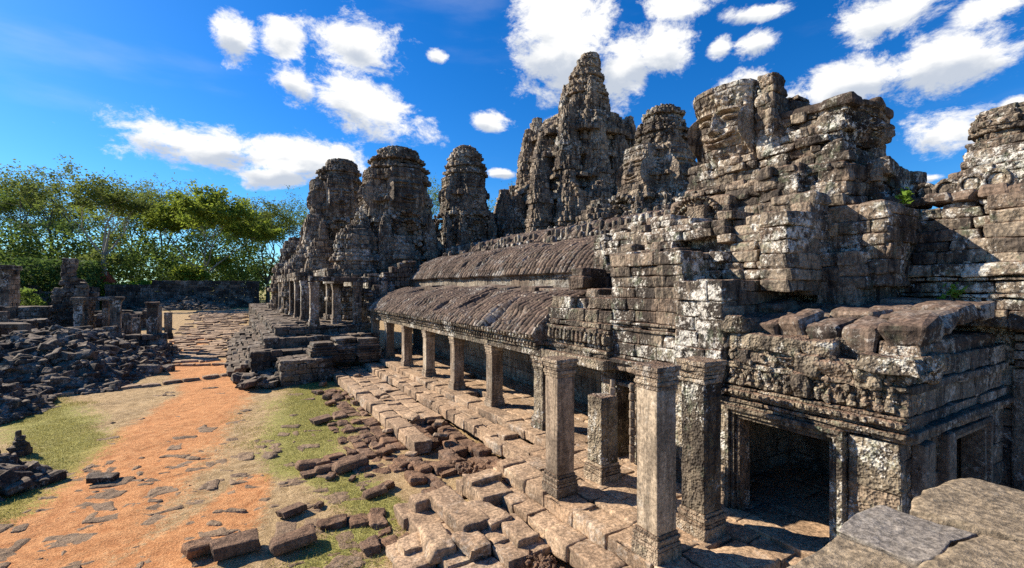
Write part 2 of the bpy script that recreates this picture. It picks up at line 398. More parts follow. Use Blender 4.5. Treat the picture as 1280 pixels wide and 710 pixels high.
def carved_face(name, parent, cx, cy, cz, hw, hh, face, mat, depth=.5, erode=.12, block=None, n=70, follow=None):
    u = np.linspace(-1.12, 1.12, n); v = np.linspace(-1.15, 1.3, int(n * 1.15)); U, Vv = np.meshgrid(u, v, indexing='ij')
    H = face_height(U, Vv) * depth * hw
    block = block or hw * .42
    c = Vv * hh; fw = follow(cz + c) / follow(cz) if follow else 1.; a = U * hw * fw
    ci = np.floor(c / (block * .75)); ai = np.floor(a / block + .5 * (ci % 2))
    H += (_h(ai.astype(int) + 31, ci.astype(int) + 7, ci.astype(int) * 0 + int(cx * 10)) - .5) * erode * hw * .32
    fa = np.abs((a / block + .5 * (ci % 2)) % 1 - .5); fc = np.abs((c / (block * .75)) % 1 - .5)
    H -= .035 * hw * ((fa > .465) | (fc > .455))
    p = np.stack([a.ravel() + cx * 3, c.ravel() + cz, np.full(a.size, cy)], 1)
    H += ((fbm(p * 3. / hw, 3).reshape(a.shape) - .5) * erode + (vnoise(p * 11 / hw).reshape(a.shape) - .5) * erode * .4) * hw
    edge = np.maximum(np.abs(U) / 1.12, np.where(Vv > 0, Vv / 1.3, -Vv / 1.15))
    H = np.where(edge > .985, -.55 * hw, H)
    if follow: H = H + (fw - 1) * follow(cz)
    if face == 'x': W = np.stack([cx - H, cy - a, cz + c], -1)
    else: W = np.stack([cx + a, cy - H, cz + c], -1)
    mb = MB(); mb.add(W.reshape(-1, 3), grid_quads(*U.shape), _h(ai.astype(int), ci.astype(int), ci.astype(int)).ravel())
    return mb.build(name, mat, parent, smooth=False)
# ------------------------------------------------------------------ materials
stone('tower_stone', light=(.38, .30, .212), dark=(.115, .09, .069), lichen=.65, soot=.66, top=(.17, .115, .075), bump=.10, sc=.6, topf=.5, carved=.16, cs=2.6)
stone('facade_stone', light=(.32, .255, .182), dark=(.078, .062, .049), lichen=.95, soot=.82, top=(.17, .098, .064), bump=.05, sc=1., carved=.05, cs=5.5)
stone('carved_stone', light=(.32, .26, .18), dark=(.085, .067, .05), lichen=.95, soot=.72, top=(.18, .105, .068), bump=.035, sc=1.2, carved=.085, cs=8.5)
stone('pillar_stone', light=(.46, .365, .255), dark=(.22, .168, .118), lichen=.30, soot=.52, top=(.16, .09, .055), bump=.014, sc=1.3)
stone('roof_stone', light=(.20, .142, .102), dark=(.052, .038, .030), lichen=.45, soot=.66, top=(.145, .094, .066), bump=.03, sc=1.)
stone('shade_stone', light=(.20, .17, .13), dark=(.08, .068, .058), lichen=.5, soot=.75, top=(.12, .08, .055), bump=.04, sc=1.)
stone('paving_stone', light=(.50, .35, .22), dark=(.21, .145, .095), lichen=.28, soot=.42, top=(.47, .31, .185), topf=.45, bump=.03, sc=1.2, sand=1)
stone('rubble_stone', light=(.18, .145, .105), dark=(.045, .037, .031), lichen=.36, soot=.75, top=(.24, .175, .12), topf=.45, bump=.03, sc=1.2)  # top lighter than the sides: sunlit heap tops painted into the dust colour
stone('laterite', light=(.27, .155, .088), dark=(.10, .057, .036), lichen=.10, soot=.35, top=(.25, .145, .085), topf=.5, bump=.05, sc=2.)
stone('ledge_stone', light=(.36, .28, .185), dark=(.15, .115, .075), lichen=.2, soot=.55, top=(.33, .25, .155), topf=.5, bump=.03, sc=1.7, pale=(.5, .45, .36))
stone('inner_stone', light=(.32, .265, .195), dark=(.15, .122, .095), lichen=.3, soot=.5, top=(.30, .20, .125), bump=.04, sc=1.)
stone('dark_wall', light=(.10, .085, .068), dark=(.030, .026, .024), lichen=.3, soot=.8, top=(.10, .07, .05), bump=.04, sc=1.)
stone('flush_stone', light=(.38, .265, .16), dark=(.17, .118, .076), lichen=.15, soot=.3, top=(.32, .21, .125), topf=.6, bump=.05, sc=3.2)
stone('pillar_carved', light=(.43, .335, .23), dark=(.18, .135, .095), lichen=.4, soot=.5, top=(.17, .10, .06), bump=.03, sc=1.3, carved=.05, cs=13.)
stone('grey_slab', light=(.30, .265, .22), dark=(.16, .14, .115), lichen=.22, soot=.2, top=(.24, .205, .165), topf=.6, bump=.015, sc=2.4)

def ground_mat():
    t = NT('ground_dirt'); g = t.n('ShaderNodeNewGeometry'); P = g.outputs['Position']
    at = t.n('ShaderNodeAttribute', attribute_name='dirt').outputs['Fac']; gr = t.n('ShaderNodeAttribute', attribute_name='grass').outputs['Fac']
    n1 = t.noise(P, .55, 6, .6); n2 = t.noise(P, 3.5, 7, .7); n3 = t.noise(P, 28, 4, .7); n4 = t.noise(P, 9, 6, .75)
    tan = t.mix(t.step(n2, .32, .68), (.30, .20, .095), (.52, .37, .20))
    orange = t.mix(t.step(n2, .3, .7), (.45, .19, .072), (.63, .32, .138))
    o = t.step(t.math('ADD', at, t.math('ADD', t.math('MULTIPLY', t.math('SUBTRACT', n1, .5), 1.0), t.math('MULTIPLY', t.math('SUBTRACT', n4, .5), 1.3))), .33, .72)
    col = t.mix(o, tan, orange)
    green = t.mix(t.step(n4, .3, .7), (.155, .18, .028), (.37, .35, .10))
    gm = t.step(t.math('ADD', gr, t.math('ADD', t.math('MULTIPLY', t.math('SUBTRACT', n1, .5), .9), t.math('MULTIPLY', t.math('SUBTRACT', n4, .5), 2.0))), .42, .80)
    col = t.mix(t.math('MULTIPLY', gm, .8), col, green)
    lit = t.math('MULTIPLY', t.step(t.noise(P, 1.4, 8, .75, .3), .56, .66), t.step(n3, .42, .6)); col = t.mix(t.math('MULTIPLY', lit, .6), col, (.16, .105, .06))
    k = t.n('ShaderNodeCombineColor'); s = t.step(n3, .25, .75, .55, 1.3); [t.l(s, k.inputs[i]) for i in range(3)]
    col = t.mix(1., col, k.outputs[0], 'MULTIPLY')
    MATS['ground_dirt'] = t.out(col, .95, [(t.math('ADD', n2, t.math('MULTIPLY', n3, .5)), .05, 1.)], .1)
ground_mat()
def plain(name, col, rough=.9, var=.25, sc=6, trans=0.):
    t = NT(name); g = t.n('ShaderNodeNewGeometry'); at = t.n('ShaderNodeAttribute', attribute_name='tint').outputs['Fac']
    n = t.noise(g.outputs['Position'], sc, 4); s = t.math('ADD', t.math('MULTIPLY', n, var), t.math('ADD', t.math('MULTIPLY', at, var), 1 - var))
    k = t.n('ShaderNodeCombineColor'); [t.l(s, k.inputs[i]) for i in range(3)]
    c = t.mix(1., col, k.outputs[0], 'MULTIPLY')
    t.out(c, rough)
    if trans:
        tr = t.n('ShaderNodeBsdfTranslucent'); t.put(tr.inputs[0], c); ms = t.n('ShaderNodeMixShader'); ms.inputs[0].default_value = trans
        t.l(t.b.outputs[0], ms.inputs[1]); t.l(tr.outputs[0], ms.inputs[2])
        o = [q for q in t.t.nodes if q.type == 'OUTPUT_MATERIAL'][0]; t.l(ms.outputs[0], o.inputs[0])
    MATS[name] = t.m
plain('bark_pale', (.30, .27, .23)); plain('bark_dark', (.10, .08, .065))
plain('leaf_green', (.135, .195, .036), .95, .55, .25, .45); plain('leaf_yellow', (.21, .265, .036), .95, .5, .25, .5); plain('leaf_dark', (.085, .135, .032), .95, .5, .25, .4)
plain('leaf_olive', (.15, .185, .04), .95, .5, .25, .45); plain('leaf_bright', (.20, .32, .04), .95, .4, .5, .4)
plain('red_tile', (.30, .055, .03)); plain('grass_blade', (.30, .27, .08), .9, .6, 1., .35)

# ------------------------------------------------------------------ the ground
def seg_d(X, Y, pts):
    best = np.full(X.shape, 1e9)
    for (ax, ay, aw), (bx, by, bw) in zip(pts[:-1], pts[1:]):
        dx, dy = bx - ax, by - ay; t = np.clip(((X - ax) * dx + (Y - ay) * dy) / (dx * dx + dy * dy), 0, 1)
        d = np.hypot(X - ax - t * dx, Y - ay - t * dy) / (aw + (bw - aw) * t); best = np.minimum(best, d)
    return best
def ground_z(X, Y):
    X = np.asarray(X, float); Y = np.asarray(Y, float)
    p = np.stack([X.ravel() * .5, Y.ravel() * .5, X.ravel() * 0], 1)
    b = (fbm(p, 2).reshape(X.shape) - .5) * .16 + (vnoise(p * 5).reshape(X.shape) - .5) * .045
    far = np.clip((Y - 44) / 40, 0, 1); far = far * far * (3 - 2 * far) * 1.2
    return -.9 + b * (np.hypot(X, Y) < 120) + far
def make_ground():
    def axis(lo, hi, step, ext):
        a = list(np.arange(lo, hi + 1e-6, step)); s = step; x = lo; l = []
        while x > -ext: s *= 1.25; x -= s; l.append(x)
        s = step; x = hi; h = []
        while x < ext: s *= 1.25; x += s; h.append(x)
        return np.array(l[::-1] + a + h)
    xs = axis(-13, 7, .11, 2500); ys = axis(8, 40, .12, 2500)
    X, Y = np.meshgrid(xs, ys, indexing='ij')
    Z = ground_z(X, Y)
    V = np.stack([X, Y, Z], -1).reshape(-1, 3)
    mb = MB(); mb.add(V, grid_quads(len(xs), len(ys)), 0.)
    o = mb.build('ground', 'ground_dirt', None, True); tag(o, kind='structure')
    d = seg_d(X, Y, [(-5.6, 6, 2.0), (-3.5, 13, 1.9), (-2.4, 18, 1.6), (-1.4, 24, 1.6), (-.6, 29, 1.2), (-1.6, 36, 1.5), (-3.6, 46, 1.1), (-3, 58, 1.6)])
    d2 = seg_d(X, Y, [(-2, 10, 1.6), (.0, 13.2, .7), (.6, 15, .4)])
    dirt = np.clip(1.25 - .62 * np.minimum(d, d2 * 1.15), 0, 1)
    g1 = seg_d(X, Y, [(1.9, 15.5, 1.1), (2.6, 19, 1.9), (3.2, 24, 1.9), (4.2, 29, 1.1)]); g2 = seg_d(X, Y, [(-8.3, 31, 1.2), (-5.9, 25, 1.7), (-4.6, 21, 1.2), (-4.9, 16, 1.0)])
    g3 = seg_d(X, Y, [(1.6, 9.6, .9), (3.2, 11.4, .7), (2.4, 14.5, .9)])
    grass = np.clip(1.2 - .7 * np.minimum(np.minimum(g1, g2), g3), 0, 1)
    grass = np.where((np.abs(X) > 90) | (Y > 95), .75, grass)
    for n, v in (('dirt', dirt), ('grass', grass)):
        a = o.data.attributes.new(n, 'FLOAT', 'POINT'); a.data.foreach_set('value', v.astype(np.float32).ravel())
    return X, Y, grass
make_ground()

# ------------------------------------------------------------------ pillars
def pillar(name, x, y, z0, h, w, label=None, cat='pillar', group=None, parent=None, mat='pillar_stone', base=.42, cap=.40, lod=8, rz=0., flare=1.28, broken=False, rough=.012):
    if parent is None: root = thing(name, label, cat, (x, y, z0), group); bn, sn, cn = 'base', 'shaft', 'capital'
    else: root = None
    def prof(mb, rows):
        for za, zb, ww in rows: mb.b((x, y, (za + zb) / 2), (ww / 2, ww / 2, (zb - za) / 2), (0, 0, rz))
    wob = rz + rng.normal(0, .01)
    b = base; q = z0 + h
    base_rows = [(z0 - .04, z0 + b * .42, w * flare), (z0 + b * .42, z0 + b * .58, w * (flare - .05)), (z0 + b * .57, z0 + b * .70, w * (flare - .12)), (z0 + b * .69, z0 + b * .84, w * (flare - .07)), (z0 + b * .83, z0 + b, w * (flare - .19))]
    cap_rows = [(q - cap, q - cap * .80, w * 1.07), (q - cap * .81, q - cap * .62, w * 1.14), (q - cap * .63, q - cap * .45, w * 1.09), (q - cap * .46, q - cap * .22, w * 1.19), (q - cap * .23, q, w * 1.27)]
    if root is not None:
        mb = MB(); prof(mb, base_rows); mb.flush(lod, .02, rough, 6, .012).build('base', 'pillar_carved' if lod > 6 else mat, root)
        mb = MB(); mb.b((x, y, z0 + (b + h - (0 if broken else cap)) / 2), (w / 2, w / 2, (h - b - (0 if broken else cap)) / 2 + .005), (0, 0, wob)); mb.flush(lod * 2, .022, rough * .8, 3.5, .015, 3).build('shaft', mat, root, smooth=lod > 6)
        if not broken:
            mb = MB(); prof(mb, cap_rows); mb.flush(lod, .02, rough, 6, .012).build('capital', 'pillar_carved' if lod > 6 else mat, root)
        return root
    mb = MB(); prof(mb, base_rows); prof(mb, cap_rows); mb.flush(max(4, lod // 2), .02, rough, 6, .012)
    mb.b((x, y, z0 + h / 2), (w / 2, w / 2, h / 2 - .05), (0, 0, wob)); mb.flush(lod, .022, rough, 3.5, .015)
    return mb.build('pillar', mat, parent)

GP = 'free-standing square pillars of the porch'
pillar('stone_pillar', 6.26, 8.43, .0, 2.92, .46, 'plain square sandstone pillar second nearest the viewer, standing free at the paving edge', group=GP)
pillar('stone_pillar', 6.20, 5.62, .0, 3.18, .46, 'nearest plain square pillar with a broad moulded foot, standing free on the paving', group=GP)
pillar('stone_pillar', 7.5, 5.72, .0, 3.15, .50, 'lichen-blotched carved pillar standing against the wall beside the big doorway', group=GP, mat='carved_stone', rough=.03)
pillar('broken_pillar', 7.5, 8.42, .0, 1.95, .50, 'short broken-topped pillar covered in carving, behind the gap between two tall pillars', 'pillar', GP, mat='carved_stone', broken=True, rough=.035)

# ------------------------------------------------------------------ the long gallery
GY0, GY1 = 12.35, 33.2
def vault(parent, name, x0, z0, x1, z1, y0, y1, bulge=.8, pitch=.34, courses=7, amp=.055, mat='roof_stone', dy=.029, sag=.08, n=64, dirx=1):
    ys = np.arange(y0, y1, dy); t = np.linspace(0, 1, n); T, Yv = np.meshgrid(t, ys, indexing='ij')
    a = T * math.pi / 2
    px = (1 - np.cos(a)) * bulge + T * (1 - bulge); pz = np.sin(a) * bulge + T * (1 - bulge)
    Xp = x0 + (x1 - x0) * px; Zp = z0 + (z1 - z0) * pz
    nx = np.gradient(Zp, axis=0); nz = -np.gradient(Xp, axis=0); ln = np.hypot(nx, nz); nx, nz = -nx / ln * np.sign(x1 - x0), -nz / ln * np.sign(x1 - x0)
    nx, nz = np.where(nz < 0, -nx, nx), np.abs(nz)
    if dirx > 0: nx = -np.abs(nx)
    wav = (fbm(np.stack([Yv.ravel() * .35, T.ravel() * 2, Yv.ravel() * 0 + x0], 1), 2).reshape(T.shape) - .5)
    yy = Yv + wav * .07 + .02 * np.sin(T * 3)
    ci = np.floor(yy / pitch).astype(int); cf = yy / pitch - ci
    ri = np.floor(T * courses + .25 * _h(ci, ci * 0, ci * 0 + 3)).astype(int); rf = (T * courses + .25 * _h(ci, ci * 0, ci * 0 + 3)) % 1
    rib = np.clip(1 - np.abs((cf - .5) / .5) ** 2.4, 0, 1) ** .8
    hgt = amp * 1.5 * rib + (_h(ci, ri, ri * 0 + 5) - .5) * amp * .38 + (_h(ci // 6, ri // 4, ri * 0 + 9) - .5) * amp * .9
    hgt -= amp * .7 * ((rf < .07) | (rf > .97)); hgt += amp * .15 * (1 - rf)
    P = np.stack([Xp.ravel(), Yv.ravel(), Zp.ravel()], 1)
    hgt += (fbm(P * 3.1, 3).reshape(T.shape) - .5) * amp * 1.5
    gone = vnoise(P * .9 + 40).reshape(T.shape); hgt -= np.clip(gone - .74, 0, 1) * 1.6
    lift = wav * sag * 2
    W = np.stack([Xp + nx * hgt, Yv, Zp + nz * hgt + lift], -1)
    mb = MB(); mb.add(W.reshape(-1, 3), grid_quads(n, len(ys)), _h(ci, ri, ri * 0).ravel())
    # closing lip and end caps
    for j, yv in ((0, y0), (-1, y1)):
        A = W[:, j]; B = A.copy(); B[:, 2] = z0 - .3; B[:, 0] = np.maximum(A[:, 0], x0 + .1) if x1 > x0 else A[:, 0]
        mb.add(np.concatenate([A, B]), np.stack([np.arange(n - 1), np.arange(1, n), np.arange(n + 1, 2 * n), np.arange(n, 2 * n - 1)], 1), .5)
    A = W[0]; B = A.copy(); B[:, 0] += .25 * np.sign(x1 - x0); B[:, 2] -= .1
    m = len(ys); mb.add(np.concatenate([A, B]), np.stack([np.arange(m - 1), np.arange(1, m), np.arange(m + 1, 2 * m), np.arange(m, 2 * m - 1)], 1), .5)
    return mb.build(name, mat, parent)

gal = thing('pillared_gallery', 'long open gallery with a row of square pillars under ribbed half-vault stone roofs', 'gallery', (8.6, GY0, 0))
for i in range(6): pillar('pillar', 8.62, 15.75 + 3.45 * i, -.02, 2.30, .47, parent=gal, base=.36, cap=.36, lod=10)
pillar('pillar', 8.62, 12.4, -.02, 2.30, .52, parent=gal, mat='carved_stone', lod=10, rough=.03)
mb = MB()                                                               # lintel beams from pillar to pillar
for i in range(-1, 6):
    ya, yb = (15.75 + 3.45 * i) if i >= 0 else 12.2, 15.75 + 3.45 * (i + 1)
    mb = MB(); mb.box(8.33, 8.90, ya + .01, yb - .01, 2.29, 2.52); mb.flush(9, .02, .02, 4, .01); mb.build('lintel', 'carved_stone', gal)
mb = MB()                                                               # carved cornice in stepped courses
run(mb, (8.26, GY1), (8.26, GY0), 2.5, 3.1, L=.9, dep=.5, jit=.015, courses=[(2.52, 2.62, 0), (2.625, 2.71, .05), (2.715, 2.79, .01), (2.80, 2.90, .10), (2.905, 3.0, .16)], tilt=.006)
mb.flush(5, .02, .02, 5, .03)
y = GY0 + .1
while y < GY1 - .1:                                                     # row of little leaf carvings along the eave
    mb.b((8.10, y, 2.93), (.05, .055, .085), (0, .1, rng.normal(0, .1))); mb.b((8.19, y + .1, 2.69), (.04, .04, .05)); y += .2
mb.flush(3, .04, .012, 8, .12); mb.build('cornice', 'carved_stone', gal)
vault(gal, 'lower_roof', 8.08, 2.98, 10.95, 4.35, GY0 - .1, GY1, .52, .27, 7, .064)
mb = MB()                                                               # loose ridge slabs where the half-vault meets the wall
y = GY0
while y < GY1:
    w = .6 + .8 * rng.random()
    if True: mb.b((11.15 + rng.normal(0, .1), y + w / 2, 4.33 + rng.normal(0, .05)), (.45, w / 2 - .01, .13), (rng.normal(0, .04), rng.normal(-.08, .05), rng.normal(0, .05)))
    y += w
mb.flush(6, .04, .03, 2.5, .06); mb.build('ridge_slab', 'roof_stone', gal)
mb = MB(); run(mb, (11.75, GY1 + 1), (11.75, GY0 - .5), -.3, 4.9, .42, 1.1, .45, .02)                   # back wall, carved in relief below
mb.flush(4, .02, .02, 2, .01); mb.build('back_wall', 'inner_stone', gal)
mb = MB(); run(mb, (11.9, GY1 + 1.4), (11.9, GY0 - 2), 4.2, 5.05, L=1.2, dep=.6, jit=.015, courses=[(4.2, 4.45, 0), (4.46, 4.6, .08), (4.61, 4.72, .02), (4.73, 4.86, .12), (4.87, 5.03, .22)], tilt=.006)
mb.flush(5, .03, .025, 3, .03); mb.build('clerestory', 'roof_stone', gal)
vault(gal, 'upper_roof', 11.55, 5.0, 14.3, 6.75, GY0 + .5, GY1 + 1.6, .62, .28, 7, .066)
mb = MB(); y = GY0 + .6                                                # ridge crest of small worn finials
while y < GY1 + 1.6:
    mb.b((14.3, y, 6.62), (.2, .17, .14)); y += .33
mb.flush(4, .09, .03, 5, .08); rc = mb.build('ridge_crest', 'facade_stone', gal)
def finials(parent, x, y0, y1, z, step, keep, h, name='finial'):
    M3 = []
    for i in range(4):
        mb = MB(); mb.b((0, 0, 0), (.13, .13, h * (.85 + .3 * rng.random()))); mb.flush(5, .11, .04, 4, .12); o = mb.build(name, 'facade_stone', None); M3.append(o.data); bpy.data.objects.remove(o)
    y = y0
    while y < y1:
        if rng.random() < keep:
            o = bpy.data.objects.new(name, M3[int(rng.integers(4))]); COL.objects.link(o); o.parent = parent; p = parent_world(parent)
            o.location = (x - p.x + rng.normal(0, .02), y - p.y, z - p.z + rng.normal(0, .03)); o.rotation_euler = (rng.normal(0, .07), rng.normal(0, .07), rng.random() * 6)
        y += step
finials(rc, 14.3, GY0 + .7, GY1 + 1.4, 6.86, .34, .45, .19)
# ------------------------------------------------------------------ corner pavilion (gopura) and its right wing
pav = thing('corner_pavilion', 'ruined block-built pavilion with a framed dark doorway under a carved frieze, joining the gallery', 'pavilion', (8.7, 3.1, 0))
jag = lambda f, a: (lambda s: a + .5 * (vnoise(np.array([[s * 1.3 + f, f, 0.]]))[0] - .5) * 2)
# wing front: door between Y 4.36 and 5.74
mb = MB()
for X, ya, yb, ch_, L_ in [(8.7, 3.83, 3.12, .95, 1.3), (8.72, 6.9, 5.98, .6, .9), (8.8, 9.95, 9.35, .6, .7), (8.8, 8.6, 6.9, .5, .7)]:
    mb = MB(); run(mb, (X, ya), (X, yb), -.4, 2.1 if X < 8.75 else 2.3, ch_, L_, .55, .012); mb.flush(12, .02, .035, 4, .015, 3, .02); mb.build('front_wall', 'carved_stone', pav)
mb = MB(); mb.box(8.35, 9.0, 9.35, 12.3, 2.29, 2.55); mb.flush(9, .02, .02, 4, .01)
run(mb, (8.62, 12.3), (8.62, 9.4), 2.5, 4.0, L=.8, dep=.6, jit=.03, courses=[(2.55, 2.66, .05), (2.665, 2.78, .12), (2.785, 2.9, .02), (2.905, 3.2, 0), (3.205, 3.33, .08), (3.335, 3.5, .0), (3.5, 3.85, -.08), (3.85, 4.2, -.2)], top=lambda s: 4.05 + .15 * math.sin(s * 3), tilt=.01)
mb.flush(8, .03, .045, 4, .03, 3, .03)
for i in range(15): mb.b((8.53, 9.5 + i * .19, 3.05), (.07, .065, .12)); mb.b((8.52, 9.5 + i * .19, 3.19), (.05, .045, .05))
mb.flush(4, .05, .02, 8, .1); mb.build('side_frieze', 'carved_stone', pav)
mb = MB(); stack(mb, 9.15, 11.9, 9.6, 12.3, 3.2, 4.6, .3, .8, .6, .06, top=lambda x, y: 4.15 + .12 * (x - 9) + .15 * math.sin(y * 3)); mb.b((10.3, 12.1, 4.62), (.75, .35, .2), (.02, 0, .1)); mb.b((10.2, 12.15, 4.95), (.55, .3, .14), (0, .03, .05)); mb.flush(7, .05, .06, 2.6, .07, 3, .05); mb.build('link_block', 'facade_stone', pav)
def door_frame(parent, X, ya, yb, z0, z1, face='x', steps=3, w=.085, mat='carved_stone'):
    mb = MB(); jambs = [MB(), MB()]
    for i in range(steps):
        o = i * w; d = .06 * i
        for jb, (s0, s1) in zip(jambs, ((ya - o - w, ya - o - .004), (yb + o + .004, yb + o + w))):
            if face == 'x': jb.box(X - .05 - d, X + .30 - d, s0, s1, z0, z1 + o)
            else: jb.box(s0, s1, X - .05 - d, X + .30 - d, z0, z1 + o)
        if face == 'x': mb.box(X - .053 - d, X + .30 - d, ya - o - w, yb + o + w, z1 + o + .003, z1 + o + w)
        else: mb.box(ya - o - w, yb + o + w, X - .053 - d, X + .30 - d, z1 + o + .003, z1 + o + w)
    mb.flush(9, .015, .012, 5, .006); fr = mb.build('door_frame', mat, parent)
    for jb in jambs: jb.flush(9, .015, .012, 5, .006); jb.build('jamb', mat, fr)
    return fr
door_frame(pav, 8.72, 4.10, 5.72, .02, 1.88)
door_frame(pav, 8.82, 8.68, 9.28, .0, 1.9, steps=1)
for yy in (9.33, 8.63): 
    mb = MB(); [mb.b((8.66, yy, .2 + .22 * i), (.065 + .012 * (i % 2), .065 + .012 * (i % 2), .112), (0, 0, .78)) for i in range(9)]; mb.flush(5, .04, .008, 6, .02); mb.build('colonette', 'pillar_stone', pav)
mb = MB(); run(mb, (8.66, 6.2), (8.66, 3.0), 1.9, 3.3, L=.85, dep=.6, jit=.012, tilt=.006, courses=[(2.13, 2.2, .03), (2.205, 2.28, .08), (2.285, 2.36, .02), (2.365, 2.46, .13), (2.465, 2.53, .05), (2.54, 2.90, .0), (2.905, 3.0, .05)])
mb.flush(8, .02, .03, 5, .02); frz = mb.build('architrave', 'carved_stone', pav)
mb = MB()                                                               # frieze of seated figures in niches, and bosses
for i in range(17):
    y = 3.22 + i * .175; z = 2.56
    if 4.35 < y < 4.65: continue
    s = .75 + .35 * rng.random(); fg = MB(); y += rng.normal(0, .015)
    fg.b((8.64, y, z + .06), (.055, .07 * s, .055 * s), (rng.normal(0, .15), 0, 0)); fg.b((8.65, y, z + .16), (.045, .045 * s, .07 * s), (rng.normal(0, .1), 0, 0))
    if rng.random() > .3: fg.b((8.63, y, z + .26), (.04, .035, .045))
    for q in np.linspace(.2, 2.94, 7): fg.b((8.66, y + math.cos(q) * .083, z + .16 + math.sin(q) * .15), (.03, .02, .03), (q, 0, 0))
    fg.flush(5, .05, .04, 9, .18); fg.build('figure', 'carved_stone', frz)
mb.box(8.58, 8.7, 3.05, 6.15, 2.37, 2.46)
for i in range(26): mb.b((8.53, 3.06 + i * .12, 2.42), (.03, .038, .035))
for bb in [((8.6, 4.5, 2.78), (.10, .14, .24)), ((8.58, 3.5, 3.05), (.09, .19, .15))]: bm_ = MB(); bm_.b(*bb); bm_.flush(9, .09, .09, 6, .1, 3).build('boss', 'carved_stone', frz)
mb.box(8.68, 8.80, 3.05, 6.15, 2.84, 3.3)
for i in range(45): mb.b((8.62 + rng.normal(0, .01), rng.uniform(3.05, 6.1), rng.uniform(2.85, 3.3)), (.05, rng.uniform(.02, .06), rng.uniform(.02, .06)), (rng.random() * 3, 0, 0))
mb.flush(5, .05, .035, 9, .15); mb.build('frieze_carving', 'carved_stone', pav)
mb = MB()                                                               # broken courses above the frieze
run(mb, (8.62, 6.3), (8.62, 3.0), 3.0, 4.2, .27, .55, .7, .07, top=lambda s: 3.85 - .14 * s + .12 * math.sin(s * 4.1), tilt=.03)
run(mb, (9.0, 6.3), (9.0, 2.95), 3.0, 3.62, .3, .6, .6, .06, tilt=.03); mb.b((8.72, 3.2, 3.33), (.3, .42, .14), (.02, .03, .03)); mb.b((9.3, 3.05, 3.3), (.5, .2, .15))
mb.flush(10, .04, .075, 3.4, .10, 3, .07); mb.build('broken_parapet', 'carved_stone', pav)
mb = MB()                                                               # right side of the wing, facing away from the sun
run(mb, (8.75, 3.1), (10.4, 3.1), -.9, 2.1, .45, .8, .5, .02); run(mb, (12.4, 3.1), (13.3, 3.1), -.9, 2.1, .45, .8, .5, .02)
run(mb, (8.7, 3.06), (13.3, 3.06), 2.0, 3.3, L=.9, dep=.5, jit=.02, courses=[(2.1, 2.22, .06), (2.225, 2.33, .14), (2.335, 2.5, .03), (2.505, 2.85, .0), (2.86, 3.0, .07), (3.005, 3.35, .02)])
mb.box(9.05, 9.45, 2.93, 3.12, -.9, 2.08); mb.box(10.05, 10.35, 2.95, 3.12, -.9, 2.08)
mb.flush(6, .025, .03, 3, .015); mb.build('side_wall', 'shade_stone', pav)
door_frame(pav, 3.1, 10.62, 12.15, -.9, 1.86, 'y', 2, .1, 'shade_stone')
mb = MB()                                                               # room behind the doorway: back wall, side walls, ceiling, pier
run(mb, (12.2, 6.9), (12.2, 3.5), -.1, 3.2, .45, .8, .4, .02); run(mb, (8.95, 6.75), (12.3, 6.75), -.1, 3.1, .45, .8, .3, .02)
run(mb, (8.98, 3.62), (10.5, 3.62), -.1, 3.1, .45, .8, .06, .0)
mb.box(8.9, 12.6, 3.2, 9.4, 3.02, 3.28); mb.box(8.9, 12.3, 9.4, 12.4, 3.5, 3.75); mb.box(11.2, 11.5, 4.2, 4.6, 0, 3.0)
mb.flush(5, .02, .02, 2, .01); mb.build('inner_room', 'inner_stone', pav)
mb = MB()                                                               # threshold
for i, (xa, xb, za, zb) in enumerate([(8.25, 8.72, -.12, .06), (7.95, 8.3, -.25, -.08)]):
    ys = [4.1 - .25 * i, 4.85, 5.5, 6.0 + .1 * i]
    for a, b in zip(ys[:-1], ys[1:]): mb.box(xa, xb, a + .01, b - .01, za, zb)
mb.flush(8, .02, .015, 4, .03); mb.build('threshold', 'paving_stone', pav)
mb = MB()                                                               # roof stones over the wing, tumbled in rows
for r, (x, z, n, tl) in enumerate([(9.35, 3.72, 6, .12), (10.2, 3.93, 6, .1), (11.0, 4.0, 6, .10), (11.8, 4.04, 6, .05)]):
    y = 2.9
    while y < 6.4:
        w = (.50 + .16 * rng.random()) if r == 0 else .55 + .5 * rng.random()
        mb.b((x + rng.normal(0, .05), y + w / 2, z + rng.normal(0, .05)), (.42, w / 2 - .018, .21 if r == 0 else .15), (rng.normal(0, .03), (-.17 if r == 0 else -.05) + rng.normal(0, .04), rng.normal(0, .06))); y += w
mb.box(9.35, 13, 3.1, 7.2, 3.1, 3.62); mb.flush(12, .09, .06, 2.8, .07, 3, .05); mb.build('roof_stone', 'roof_stone', pav)
mb = MB(); w_off = lambda s, z: -.30 * max(0, z - 4.9)                  # upper tiled wall, its tile courses leaning back
run(mb, (12.55, 4.95), (12.55, 2.55), 3.7, 4.95, L=.55, dep=.8, jit=.02, courses=[(3.7, 4.05, .10), (4.05, 4.28, .0), (4.285, 4.36, .06), (4.365, 4.6, .02), (4.605, 4.68, .09), (4.69, 4.95, .13)])
run(mb, (12.55, 4.95), (12.55, 2.55), 4.95, 6.25, .255, .44, .8, .05, off=w_off, top=lambda s: 6.28 - .12 * math.sin(s * 2), tilt=.03)
run(mb, (12.6, 2.55), (16, 2.55), 3.7, 6.3, .3, .6, .6, .05, tilt=.02); mb.box(13.3, 16, 2.9, 4.9, 3.2, 6.0)
mb.flush(7, .04, .035, 3, .05); mb.build('tiled_upper_wall', 'facade_stone', pav)
mb = MB()
for i in range(6): mb.b((13.1 + rng.normal(0, .03), 2.7 + i * .42, 6.33 + .04 * (i % 2)), (.28, .22, .12), (0, .1, rng.normal(0, .08)))
mb.flush(6, .07, .04, 3, .08); mb.build('coping', 'roof_stone', pav)
